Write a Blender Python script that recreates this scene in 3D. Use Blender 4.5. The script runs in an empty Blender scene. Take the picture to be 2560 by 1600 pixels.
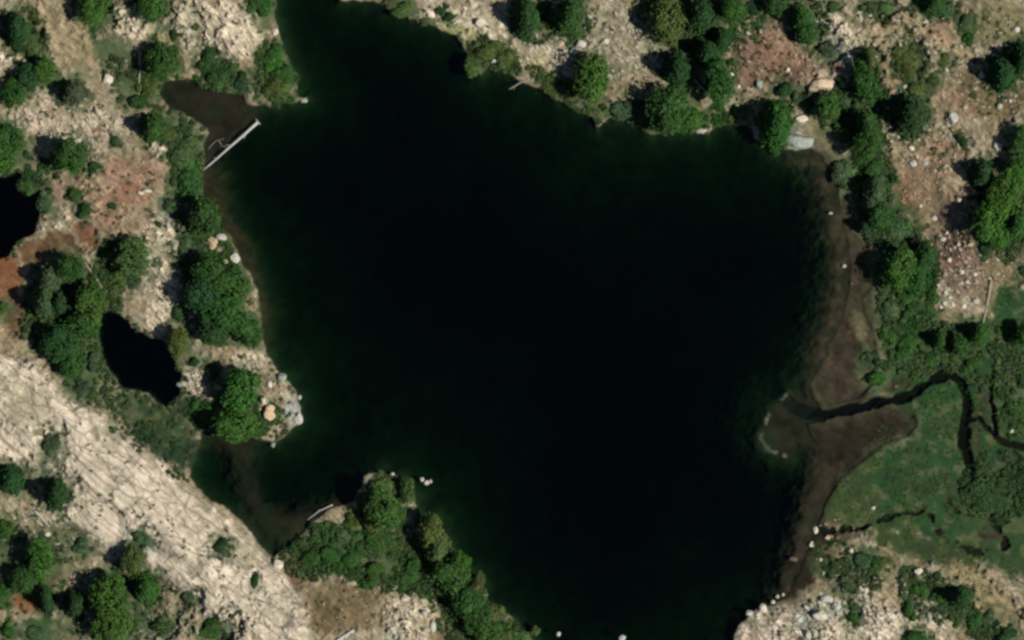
import bpy, math, random
import numpy as np
from math import radians, sin, cos, pi

# ------------------------------------------------------------------ camera, sky, sun, exposure
S = bpy.context.scene
COL = S.collection
PX = 0.08                       # metres per photo pixel (2560 x 1600 survey plan)
CAM_H = 1500.0
SUN_AZ, SUN_EL = radians(106), radians(50)

cam_d = bpy.data.cameras.new('camera')
cam = bpy.data.objects.new('camera', cam_d); COL.objects.link(cam)
cam.location = (0, 0, CAM_H)
cam_d.sensor_fit = 'HORIZONTAL'
cam_d.angle = 2 * math.atan(1280 * PX / CAM_H)
cam_d.clip_start = 10; cam_d.clip_end = 6000
S.camera = cam

W = bpy.data.worlds.new('World'); S.world = W; W.use_nodes = True
nt = W.node_tree
bg = nt.nodes['Background']
sky = nt.nodes.new('ShaderNodeTexSky'); sky.sky_type = 'NISHITA'; sky.sun_disc = False
sky.sun_elevation = SUN_EL; sky.sun_rotation = SUN_AZ; sky.altitude = 2500
nt.links.new(sky.outputs[0], bg.inputs[0]); bg.inputs[1].default_value = 0.06

sun_d = bpy.data.lights.new('sun', 'SUN'); sun_d.energy = 4.6; sun_d.angle = radians(0.5)
sun_d.color = (1.0, 0.965, 0.905)
sun = bpy.data.objects.new('sun', sun_d); COL.objects.link(sun)
sun.rotation_euler = (pi / 2 - SUN_EL, 0, pi - SUN_AZ)      # lamp shines along -Z
sun.location = (150, -40, 200)

S.view_settings.view_transform = 'Standard'; S.view_settings.look = 'None'
S.view_settings.exposure = 0.2; S.view_settings.gamma = 1.0
S.view_settings.use_curve_mapping = False
S.cycles.filter_width = 2.8
S.cycles.max_bounces = 6; S.cycles.transparent_max_bounces = 16; S.cycles.volume_bounces = 0
S.cycles.caustics_reflective = False; S.cycles.caustics_refractive = False

# ------------------------------------------------------------------ helpers
rng = np.random.default_rng(11)
R = random.Random(5)
def wx(px): return (px - 1280) * PX
def wy(py): return (800 - py) * PX
def lin(c):
    c = np.asarray(c, float) / 255.0
    return np.where(c <= 0.04045, c / 12.92, ((c + 0.055) / 1.055) ** 2.4)

LAT = rng.random((256, 256))
def vnoise(x, y, seed=0):
    x = x + seed * 17.31; y = y + seed * 9.77
    xi = np.floor(x).astype(np.int64); yi = np.floor(y).astype(np.int64)
    fx = x - xi; fy = y - yi
    fx = fx * fx * (3 - 2 * fx); fy = fy * fy * (3 - 2 * fy)
    a = LAT[xi & 255, yi & 255]; b = LAT[(xi + 1) & 255, yi & 255]
    c = LAT[xi & 255, (yi + 1) & 255]; d = LAT[(xi + 1) & 255, (yi + 1) & 255]
    return (a * (1 - fx) + b * fx) * (1 - fy) + (c * (1 - fx) + d * fx) * fy
def fbm(x, y, oct=4, seed=0):
    t = 0; a = 0.5; n = 0
    for i in range(oct):
        t = t + a * vnoise(x * 2 ** i, y * 2 ** i, seed + i * 3); n += a; a *= 0.5
    return t / n                # 0..1, mean about .5
def worley(x, y, seed=0):       # nearest distance, second minus first, random value of the cell
    x = x + seed * 5.3; y = y + seed * 7.9
    xi = np.floor(x).astype(np.int64); yi = np.floor(y).astype(np.int64)
    f1 = np.full(x.shape, 9.0); f2 = np.full(x.shape, 9.0); cr = np.zeros(x.shape)
    for i in (-1, 0, 1):
        for j in (-1, 0, 1):
            cx = xi + i; cy = yi + j
            px = cx + LAT[(cx + 31 * seed) & 255, cy & 255]
            py = cy + LAT[cx & 255, (cy + 57 + seed) & 255]
            r = LAT[(cx + 91) & 255, (cy + 13) & 255]
            d = np.hypot(px - x, py - y)
            m = d < f1
            f2 = np.where(m, f1, np.minimum(f2, d))
            cr = np.where(m, r, cr); f1 = np.where(m, d, f1)
    return f1, f2 - f1, cr
def smooth(a, b, x):
    t = np.clip((x - a) / (b - a), 0, 1); return t * t * (3 - 2 * t)

def seg_dist(X, Y, pts, closed):
    d = np.full(X.shape, 1e9)
    n = len(pts)
    for i in range(n if closed else n - 1):
        ax, ay = pts[i]; bx, by = pts[(i + 1) % n]
        vx, vy = bx - ax, by - ay
        t = np.clip(((X - ax) * vx + (Y - ay) * vy) / (vx * vx + vy * vy + 1e-9), 0, 1)
        d = np.minimum(d, (X - ax - t * vx) ** 2 + (Y - ay - t * vy) ** 2)
    return np.sqrt(d)
def inside(X, Y, pts):
    r = np.zeros(X.shape, bool); n = len(pts)
    for i in range(n):
        x1, y1 = pts[i]; x2, y2 = pts[(i + 1) % n]
        if y1 == y2: continue
        c = ((y1 > Y) != (y2 > Y)) & (X < (x2 - x1) * (Y - y1) / (y2 - y1) + x1)
        r ^= c
    return r

def mesh_obj(name, verts, faces, mat, parent=None, smooth_shade=False, color=None):
    me = bpy.data.meshes.new(name)
    me.from_pydata([tuple(v) for v in verts], [], [tuple(f) for f in faces])
    if color is not None:
        at = me.color_attributes.new('tint', 'FLOAT_COLOR', 'POINT')
        c = np.ones((len(verts), 4), np.float32); c[:, :3] = color
        at.data.foreach_set('color', c.ravel())
    if smooth_shade: me.polygons.foreach_set('use_smooth', [True] * len(me.polygons))
    if mat: me.materials.append(mat)
    o = bpy.data.objects.new(name, me); COL.objects.link(o)
    if parent: o.parent = parent
    return o
def empty(name, loc):
    o = bpy.data.objects.new(name, None); COL.objects.link(o); o.location = loc
    o.empty_display_size = 0.3
    return o
def tag(o, label=None, cat=None, group=None, kind=None):
    if label: o['label'] = label
    if cat: o['category'] = cat
    if group: o['group'] = group
    if kind: o['kind'] = kind

# ------------------------------------------------------------------ materials
def new_mat(name):
    m = bpy.data.materials.new(name); m.use_nodes = True
    t = m.node_tree; b = t.nodes['Principled BSDF']
    return m, t, b
def node(t, kind, **kw):
    n = t.nodes.new(kind)
    for k, v in kw.items(): setattr(n, k, v)
    return n

def ground_material():
    m, t, b = new_mat('ground')
    L = t.links.new
    tint = node(t, 'ShaderNodeAttribute', attribute_name='tint')
    rock = node(t, 'ShaderNodeAttribute', attribute_name='rock')
    geo = node(t, 'ShaderNodeNewGeometry')
    mp = node(t, 'ShaderNodeMapping', vector_type='TEXTURE'); mp.inputs['Rotation'].default_value = (0, 0, radians(-40))
    mp.inputs['Scale'].default_value = (2.6, .75, 1.0)
    L(geo.outputs['Position'], mp.inputs['Vector'])
    n1 = node(t, 'ShaderNodeTexNoise'); n1.inputs['Scale'].default_value = 1.1; n1.inputs['Detail'].default_value = 6
    n1.inputs['Roughness'].default_value = 0.68
    L(mp.outputs[0], n1.inputs['Vector'])
    n2 = node(t, 'ShaderNodeTexNoise'); n2.inputs['Scale'].default_value = 0.5; n2.inputs['Detail'].default_value = 5
    L(geo.outputs['Position'], n2.inputs['Vector'])
    r1 = node(t, 'ShaderNodeMapRange'); r1.inputs[1].default_value = 0.3; r1.inputs[2].default_value = 0.72
    r1.inputs[3].default_value = 0.62; r1.inputs[4].default_value = 1.36
    L(n1.outputs[0], r1.inputs[0])
    r2 = node(t, 'ShaderNodeMapRange'); r2.inputs[1].default_value = 0.3; r2.inputs[2].default_value = 0.7
    r2.inputs[3].default_value = 0.84; r2.inputs[4].default_value = 1.16
    L(n2.outputs[0], r2.inputs[0])
    plate = node(t, 'ShaderNodeAttribute', attribute_name='plate')
    for inp, a0, a1 in ((3, .62, .8), (4, 1.36, 1.2)):
        q = node(t, 'ShaderNodeMapRange'); q.inputs[3].default_value = a0; q.inputs[4].default_value = a1
        L(plate.outputs['Fac'], q.inputs[0]); L(q.outputs[0], r1.inputs[inp])
    mu = node(t, 'ShaderNodeMath', operation='MULTIPLY'); L(r1.outputs[0], mu.inputs[0]); L(r2.outputs[0], mu.inputs[1])
    # joints in the bedrock
    vo = node(t, 'ShaderNodeTexVoronoi', feature='DISTANCE_TO_EDGE'); vo.inputs['Scale'].default_value = 0.34
    wv = node(t, 'ShaderNodeVectorMath', operation='ADD')
    sc = node(t, 'ShaderNodeVectorMath', operation='SCALE'); sc.inputs['Scale'].default_value = 1.3
    L(n2.outputs[1], sc.inputs[0]); L(mp.outputs[0], wv.inputs[0]); L(sc.outputs[0], wv.inputs[1])
    L(wv.outputs[0], vo.inputs['Vector'])
    cr = node(t, 'ShaderNodeMapRange'); cr.inputs[1].default_value = 0.0; cr.inputs[2].default_value = 0.07
    cr.inputs[3].default_value = 0.45; cr.inputs[4].default_value = 1.0
    L(vo.outputs['Distance'], cr.inputs[0])
    mk = node(t, 'ShaderNodeMix', data_type='FLOAT'); L(rock.outputs['Fac'], mk.inputs[0])
    mk.inputs[2].default_value = 1.0; L(cr.outputs[0], mk.inputs[3])
    mu2 = node(t, 'ShaderNodeMath', operation='MULTIPLY'); L(mu.outputs[0], mu2.inputs[0]); L(mk.outputs[0], mu2.inputs[1])
    vm = node(t, 'ShaderNodeVectorMath', operation='SCALE'); L(tint.outputs['Color'], vm.inputs[0]); L(mu2.outputs[0], vm.inputs['Scale'])
    L(vm.outputs[0], b.inputs['Base Color'])
    b.inputs['Roughness'].default_value = 0.95; b.inputs['Specular IOR Level'].default_value = 0.12
    n3 = node(t, 'ShaderNodeTexNoise'); n3.inputs['Scale'].default_value = 2.6; n3.inputs['Detail'].default_value = 4
    L(mp.outputs[0], n3.inputs['Vector'])
    bs = node(t, 'ShaderNodeMath', operation='MULTIPLY_ADD'); L(rock.outputs['Fac'], bs.inputs[0])
    bs.inputs[1].default_value = 0.3; bs.inputs[2].default_value = 0.2
    bp = node(t, 'ShaderNodeBump'); bp.inputs['Distance'].default_value = 0.35
    b2 = node(t, 'ShaderNodeMath', operation='MULTIPLY_ADD'); b2.inputs[1].default_value = -.3; L(plate.outputs['Fac'], b2.inputs[0]); L(bs.outputs[0], b2.inputs[2])
    L(b2.outputs[0], bp.inputs['Strength']); L(n3.outputs[0], bp.inputs['Height']); L(bp.outputs[0], b.inputs['Normal'])
    return m

def water_material(name, sigma):
    m, t, b = new_mat(name)
    t.nodes.remove(b); L = t.links.new
    out = t.nodes['Material Output']
    tr = node(t, 'ShaderNodeBsdfTransparent')
    gl = node(t, 'ShaderNodeBsdfGlossy'); gl.inputs['Roughness'].default_value = 0.08
    fr = node(t, 'ShaderNodeFresnel'); fr.inputs['IOR'].default_value = 1.33
    nz = node(t, 'ShaderNodeTexNoise'); nz.inputs['Scale'].default_value = 0.8; nz.inputs['Detail'].default_value = 3
    tc = node(t, 'ShaderNodeNewGeometry'); L(tc.outputs['Position'], nz.inputs['Vector'])
    bp = node(t, 'ShaderNodeBump'); bp.inputs['Strength'].default_value = 0.08; bp.inputs['Distance'].default_value = 0.1
    L(nz.outputs[0], bp.inputs['Height']); L(bp.outputs[0], gl.inputs['Normal']); L(bp.outputs[0], fr.inputs['Normal'])
    mx = node(t, 'ShaderNodeMixShader'); L(fr.outputs[0], mx.inputs[0]); L(tr.outputs[0], mx.inputs[1]); L(gl.outputs[0], mx.inputs[2])
    L(mx.outputs[0], out.inputs['Surface'])
    va = node(t, 'ShaderNodeVolumeAbsorption')      # absorption = density * (1 - colour)
    den = max(sigma) * 1.02
    va.inputs['Density'].default_value = den
    va.inputs['Color'].default_value = (1 - sigma[0] / den, 1 - sigma[1] / den, 1 - sigma[2] / den, 1)
    L(va.outputs[0], out.inputs['Volume'])
    return m

def leaf_material(name, noise=3.0, lo=0.62, hi=1.35):
    m, t, b = new_mat(name); L = t.links.new
    oi = node(t, 'ShaderNodeObjectInfo')
    at = node(t, 'ShaderNodeAttribute', attribute_name='tint')
    tc = node(t, 'ShaderNodeNewGeometry')
    nz = node(t, 'ShaderNodeTexNoise'); nz.inputs['Scale'].default_value = noise; nz.inputs['Detail'].default_value = 3
    L(tc.outputs['Position'], nz.inputs['Vector'])
    mr = node(t, 'ShaderNodeMapRange'); mr.inputs[1].default_value = 0.32; mr.inputs[2].default_value = 0.68
    mr.inputs[3].default_value = lo; mr.inputs[4].default_value = hi
    L(nz.outputs[0], mr.inputs[0])
    v1 = node(t, 'ShaderNodeVectorMath', operation='MULTIPLY'); L(oi.outputs['Color'], v1.inputs[0]); L(at.outputs['Color'], v1.inputs[1])
    v2 = node(t, 'ShaderNodeVectorMath', operation='SCALE'); L(v1.outputs[0], v2.inputs[0]); L(mr.outputs[0], v2.inputs['Scale'])
    L(v2.outputs[0], b.inputs['Base Color'])
    b.inputs['Roughness'].default_value = 0.75; b.inputs['Specular IOR Level'].default_value = 0.15
    return m

def stone_material():
    m, t, b = new_mat('weathered_stone'); L = t.links.new
    oi = node(t, 'ShaderNodeObjectInfo'); tc = node(t, 'ShaderNodeNewGeometry')
    nz = node(t, 'ShaderNodeTexNoise'); nz.inputs['Scale'].default_value = 1.8; nz.inputs['Detail'].default_value = 6
    L(tc.outputs['Position'], nz.inputs['Vector'])
    mr = node(t, 'ShaderNodeMapRange'); mr.inputs[1].default_value = 0.3; mr.inputs[2].default_value = 0.7
    mr.inputs[3].default_value = 0.7; mr.inputs[4].default_value = 1.2
    L(nz.outputs[0], mr.inputs[0])
    v2 = node(t, 'ShaderNodeVectorMath', operation='SCALE'); L(oi.outputs['Color'], v2.inputs[0]); L(mr.outputs[0], v2.inputs['Scale'])
    L(v2.outputs[0], b.inputs['Base Color']); b.inputs['Roughness'].default_value = 0.9; b.inputs['Specular IOR Level'].default_value = 0.15
    bp = node(t, 'ShaderNodeBump'); bp.inputs['Strength'].default_value = 0.6; bp.inputs['Distance'].default_value = 0.15
    L(nz.outputs[0], bp.inputs['Height']); L(bp.outputs[0], b.inputs['Normal'])
    return m

def wood_material(name, c1, c2):
    m, t, b = new_mat(name); L = t.links.new
    tc = node(t, 'ShaderNodeTexCoord')
    mp = node(t, 'ShaderNodeMapping'); mp.inputs['Scale'].default_value = (1.2, 9, 9); L(tc.outputs['Object'], mp.inputs[0])
    nz = node(t, 'ShaderNodeTexNoise'); nz.inputs['Scale'].default_value = 1.0; nz.inputs['Detail'].default_value = 5
    L(mp.outputs[0], nz.inputs['Vector'])
    cr = node(t, 'ShaderNodeValToRGB'); cr.color_ramp.elements[0].position = 0.3; cr.color_ramp.elements[1].position = 0.7
    cr.color_ramp.elements[0].color = (*c1, 1); cr.color_ramp.elements[1].color = (*c2, 1)
    L(nz.outputs[0], cr.inputs[0]); L(cr.outputs[0], b.inputs['Base Color']); b.inputs['Roughness'].default_value = 0.85
    return m

def tint_material(name, rough=0.85, scale=2.0):
    m, t, b = new_mat(name); L = t.links.new
    at = node(t, 'ShaderNodeAttribute', attribute_name='tint'); tc = node(t, 'ShaderNodeNewGeometry')
    nz = node(t, 'ShaderNodeTexNoise'); nz.inputs['Scale'].default_value = scale; nz.inputs['Detail'].default_value = 3
    L(tc.outputs['Position'], nz.inputs['Vector'])
    mr = node(t, 'ShaderNodeMapRange'); mr.inputs[1].default_value = 0.3; mr.inputs[2].default_value = 0.7
    mr.inputs[3].default_value = 0.7; mr.inputs[4].default_value = 1.25
    L(nz.outputs[0], mr.inputs[0])
    v2 = node(t, 'ShaderNodeVectorMath', operation='SCALE'); L(at.outputs['Color'], v2.inputs[0]); L(mr.outputs[0], v2.inputs['Scale'])
    L(v2.outputs[0], b.inputs['Base Color']); b.inputs['Roughness'].default_value = rough; b.inputs['Specular IOR Level'].default_value = 0.15
    return m

# ------------------------------------------------------------------ survey of the place (plan coordinates, photo pixels)
LAKE = [(686,-60),(688,0),(685,40),(697,79),(703,114),(719,143),(727,169),(742,190),(744,225),(747,243),(766,247),(740,256),(717,254),
 (698,266),(666,263),(640,266),(617,259),(606,236),(569,230),(503,220),(490,198),(413,200),(397,233),(413,259),(450,278),(497,302),
 (520,330),(505,370),(515,400),(508,426),(503,493),(530,530),(550,564),(572,590),(592,622),(606,655),(630,690),(645,740),(651,783),(656,847),
 (668,890),(690,925),(722,952),(741,984),(756,1046),(732,1074),(690,1102),(660,1100),(635,1095),(600,1090),(560,1072),(525,1050),(505,1075),(498,1120),
 (480,1165),(470,1196),(510,1238),(560,1272),(605,1305),(645,1355),(677,1392),(710,1372),(741,1350),(783,1302),(830,1270),(878,1256),
 (905,1215),(912,1190),(952,1178),(1010,1196),(1036,1240),(1044,1285),(1030,1325),(1060,1300),(1085,1292),(1111,1335),(1143,1397),
 (1180,1430),(1206,1460),(1217,1503),(1265,1535),(1305,1572),(1333,1602),(1360,1680),(1800,1680),(1836,1600),(1838,1581),(1862,1549),
 (1886,1522),(1930,1510),(1968,1492),(1984,1455),(2006,1420),(2026,1370),(2044,1319),(2060,1285),(2066,1253),(2090,1218),(2086,1180),(2060,1130),(2030,1090),(2018,1064),
 (2060,1052),(2050,1020),(2035,1000),(2030,960),(2060,905),(2080,850),(2112,790),(2122,740),(2130,700),(2128,650),(2126,610),(2112,560),(2100,500),
 (2092,455),(2070,410),(2045,380),(2030,370),(1933,376),(1920,365),(1889,344),(1870,314),(1796,314),(1769,336),(1724,330),(1650,331),(1624,336),
 (1608,320),(1584,307),(1523,296),(1494,315),(1476,288),(1407,257),(1359,225),(1312,209),(1280,188),(1222,169),(1200,185),(1172,165),(1169,138),(1156,106),
 (1130,83),(1063,59),(1024,46),(971,27),(944,6),(852,0),(840,-60)]
OVAL_POND = [(254,778),(291,777),(320,805),(345,829),(384,848),(418,853),(437,906),(455,943),(450,985),(410,1017),(370,983),(304,967),(278,927),(254,893),(243,840)]
EDGE_POND = [(-60,450),(0,442),(50,429),(58,487),(92,482),(98,527),(87,580),(42,606),(26,638),(0,645),(-60,640)]
STREAM = [(1950,985),(1980,1015),(2020,1033),(2060,1038),(2110,1030),(2160,1016),(2215,1003),(2270,990),(2310,965),(2345,940),(2375,934),(2400,950),(2414,985),(2418,1020),(2412,1060),(2408,1105),(2420,1150),(2432,1190),(2442,1225)]
SIDE_STREAM = [(2425,1046),(2448,1046),(2470,1070),(2490,1090),(2510,1105),(2545,1112),(2580,1125)]
SIDE_STREAM2 = [(2486,925),(2476,960),(2474,1000),(2485,1030),(2484,1062),(2492,1088)]
DITCH = [(2040,1330),(2075,1330),(2110,1322),(2150,1318),(2190,1305),(2230,1288),(2270,1285),(2305,1278),(2330,1296),(2340,1318)]
RING = [(2442,1207),(2408,1212),(2376,1232),(2370,1258),(2392,1282),(2420,1290)]
SIDE3 = [(2500,1102),(2528,1128),(2552,1150),(2580,1170)]
DITCH2 = [(2338,1312),(2350,1330),(2385,1350),(2410,1368),(2440,1382),(2480,1380),(2512,1362),(2506,1335),(2490,1312),(2478,1290)]

# land cover: sunlit colour as it looks in the open, rockiness
CLS = {
 'pale':  ((206,190,163), 1.0), 'slab': ((200,185,161), 1.0), 'grey': ((160,150,126), .9), 'cool': ((168,172,160), .9),
 'tan':   ((150,134,106), .7), 'sand': ((143,127,94), .25), 'pink': ((150,116,96), .5), 'brown': ((112,97,71), .35),
 'rose':  ((116,90,75), .5), 'red': ((124,80,54), .2), 'rust': ((98,75,52), .2), 'olive': ((112,109,75), .35),
 'herb':  ((76,86,58), .2), 'moss': ((48,74,40), .1), 'marsh': ((38,54,36), 0.), 'meadow': ((40,68,36), 0.), 'mead2': ((58,72,40), 0.),
 'mud':   ((36,31,21), 0.), 'silt': ((55,48,36), .05), 'shore': ((56,56,38), .05), 'lime': ((150,150,100), .5)}
BLOBS = [  # class, cx, cy, rx, ry, turn (clockwise degrees), strength
 ('pale',540,70,125,90,15,1),('pale',330,62,60,48,20,1),('tan',170,60,70,70,0,1),('pale',35,150,52,38,0,1),('pale',165,300,170,62,8,.9),('pale',400,352,40,70,-40,.8),
 ('herb',280,130,62,55,0,1),('herb',325,210,50,62,0,.9),('herb',60,95,55,75,0,.8),('herb',252,50,36,55,0,.8),('herb',440,325,110,58,35,.9),('herb',475,420,42,95,-10,.9),
 ('lime',415,95,50,22,10,.7),('olive',215,180,30,60,0,.6),('herb',560,190,60,50,30,.8),('herb',690,190,55,95,-20,.9),('moss',665,30,35,50,0,.8),
 ('red',245,332,36,16,0,.8),('pink',312,440,75,55,0,.9),('red',300,500,70,38,-10,.75),('red',215,588,50,30,35,.9),('rust',110,622,100,36,-20,1),('red',15,690,48,75,0,1),('rust',55,780,60,60,20,1),
 ('pink',250,545,60,40,0,.6),('pale',395,585,60,55,40,1),('pale',408,700,34,95,-12,1),('pale',145,530,40,45,0,.8),('cool',425,525,30,40,0,.8),('pale',460,550,26,36,40,.9),('lime',360,640,40,60,-20,.5),
 ('herb',60,440,90,60,0,.7),('herb',180,780,130,130,0,1),('herb',300,660,70,75,0,.9),('herb',520,640,85,240,-8,1),('tan',545,615,45,30,30,.7),
 ('pale',625,905,42,42,45,1),('tan',655,985,48,85,-28,1),('pale',478,955,42,52,-40,1),('cool',735,1030,26,45,-20,.8),('herb',440,880,60,50,0,.8),('pale',400,800,40,45,-40,.9),('herb',600,1040,100,60,0,1),('pale',672,1030,24,34,-30,.9),
 ('herb',220,920,75,130,-30,1),('marsh',400,1075,175,75,40,1),('olive',255,985,60,50,30,.8),('marsh',490,1030,80,50,30,1),('silt',530,1130,60,30,20,.6),
 ('herb',60,1420,150,120,0,.9),('red',85,1495,60,45,0,1),('herb',300,1510,115,95,0,.9),('herb',110,1575,150,40,0,.9),('rust',120,1445,40,30,0,.7),('grey',420,1570,80,45,20,.8),
 ('brown',850,1515,125,75,-5,1),('pale',1035,1545,78,72,35,1),('pale',690,1545,80,90,40,.9),('moss',960,1400,260,75,12,1),('rust',735,1425,45,50,30,.8),('moss',1180,1525,120,100,40,1),('brown',1115,1580,60,36,40,.9),('olive',800,1400,70,40,0,.7),('cool',990,1590,40,20,0,.5),
 ('pale',1150,35,190,60,22,1),('lime',1150,78,70,20,20,.9),('olive',1240,140,75,36,28,1),('pale',1350,145,62,55,0,1),('grey',1530,110,160,115,0,1),('tan',1580,215,70,40,20,.8),('herb',1440,245,150,32,32,1),('herb',1690,285,170,48,5,1),
 ('sand',1735,250,40,38,0,1),('rose',1885,150,70,110,0,1),('herb',1770,60,140,80,0,.9),('herb',1335,45,75,65,0,.8),('herb',1440,50,45,60,0,.8),('herb',1000,20,50,26,20,.8),('lime',1345,170,40,35,0,.7),('herb',1760,160,90,80,0,.7),
 ('pale',2108,80,125,24,42,1),('cool',2085,118,100,24,42,.8),('herb',2030,55,60,60,0,.7),('tan',2250,90,130,55,20,1),('sand',2240,85,60,30,20,.5),('olive',2480,60,95,55,0,.9),('brown',2470,235,120,75,20,1),('tan',2310,330,120,70,20,1),('rose',1985,160,60,60,0,.9),('herb',2150,285,70,100,0,.9),('herb',2270,160,55,60,0,.8),
 ('herb',2330,20,80,30,0,.7),('herb',2420,80,40,50,0,.6),('pink',2350,80,45,45,0,.6),('rose',2060,185,60,30,0,.6),('pale',2075,205,50,30,10,.6),('herb',2080,260,70,50,0,.8),('olive',2070,345,60,25,40,.8),('cool',1995,350,50,30,20,.8),
 ('tan',2310,440,60,70,0,.8),('brown',2285,480,70,95,-20,.8),('rose',2385,640,75,120,-35,1),('rust',2275,515,36,24,20,.6),('herb',2195,480,60,140,-10,1),('moss',2265,700,80,130,0,1),('red',2556,475,26,50,0,1),('brown',2500,670,90,45,0,.9),('moss',2520,560,60,110,0,.7),('silt',2540,640,50,30,0,.5),
 ('meadow',2535,765,75,70,0,1),('brown',2460,730,30,60,0,.5)]
SHORE_POLY = [(2030,340),(2100,400),(2140,500),(2180,600),(2200,720),(2200,980),(2320,1030),(2300,1080),(2230,1120),(2130,1220),(2090,1290),(2070,1400),(1990,1500),(1900,1530),(1900,1000),(2000,600)]
POLYS = [  # class, outline, edge softness
 ('slab',[(-200,800),(0,880),(90,905),(150,950),(180,985),(300,1070),(400,1150),(500,1248),(560,1284),(620,1340),(690,1410),(745,1500),(790,1600),(800,1800),(600,1700),(520,1560),(420,1470),(330,1400),(230,1360),(140,1290),(60,1180),(0,1160),(-200,1150)],16),
 ('meadow',[(2195,800),(2260,770),(2330,780),(2440,800),(2700,720),(2700,1430),(2560,1460),(2420,1400),(2300,1350),(2130,1325),(2066,1290),(2070,1250),(2100,1213),(2188,1126),(2280,1076),(2290,1045),(2215,1018),(2195,960)],22),
 ('mud',[(2018,1066),(2068,1060),(2131,1046),(2205,1022),(2280,1040),(2290,1060),(2268,1088),(2208,1108),(2180,1130),(2140,1160),(2105,1190),(2080,1215),(2040,1160)],30),
 ('silt',[(2050,1000),(2030,960),(2060,905),(2080,850),(2112,790),(2126,720),(2120,600),(2100,500),(2085,450),(2110,460),(2130,520),(2150,575),(2168,620),(2168,670),(2175,720),(2150,745),(2160,790),(2180,830),(2190,900),(2185,950),(2150,990),(2090,1010)],12),
 ('slab',[(1800,1700),(1836,1600),(1850,1558),(1893,1516),(1935,1512),(1985,1540),(2040,1500),(2085,1455),(2140,1440),(2210,1490),(2300,1560),(2380,1640),(2400,1800)],14)]
BLOBS2 = [('pink',2330,420,120,60,-30,.55),('rose',2420,560,80,120,-30,.7),('pink',2210,200,90,90,20,.4),('pink',330,540,90,70,20,.5),('pink',120,290,120,50,0,.3),('pink',2270,330,90,50,20,.5),('pink',1960,110,70,110,10,.5),('pink',2350,250,90,40,30,.5),('pink',170,480,90,60,20,.5),('pink',400,430,60,50,0,.45),('silt',2150,1035,110,16,-12,.9),('olive',80,1015,65,70,40,.4),('herb',175,1345,75,42,32,.8),('herb',110,1200,65,50,30,.75),('cool',350,1350,60,30,40,.5),('olive',560,1350,40,30,40,.5),('herb',480,1500,40,30,20,.6),('olive',610,1390,40,50,-30,.5),
 ('mead2',2140,1270,80,50,-30,.9),('mead2',2300,1370,170,34,18,1),('olive',2250,1400,90,24,15,.7),('sand',2470,1490,150,40,40,1),('silt',2475,1330,32,34,0,.9),('marsh',2495,1230,70,75,0,.9),('marsh',2520,1160,60,40,0,.7),('silt',2240,960,50,16,-15,.8),('silt',2200,1035,70,14,-10,1),
 ('mead2',2160,1185,60,24,-38,.8),('silt',2440,1090,14,70,0,.7),('silt',2460,1010,30,50,0,.6),('olive',2150,815,26,40,0,.4),('moss',2300,880,110,70,0,.8),('herb',2330,1490,110,50,35,.8),('olive',2200,1450,60,40,30,.7),('silt',2370,1215,20,60,-15,.5),
 ('tan',2250,1480,60,50,30,.7),('pale',2300,1560,90,40,20,.8),('herb',2120,1540,30,40,30,.6),('cool',2040,1540,60,34,-20,.8),('mud',2000,1440,40,60,25,1),('mud',2090,1340,70,22,-8,.8),('herb',2440,1560,90,34,30,.8),('mead2',2060,1420,36,34,0,.9),('moss',2090,1470,40,24,0,.6)]

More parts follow.
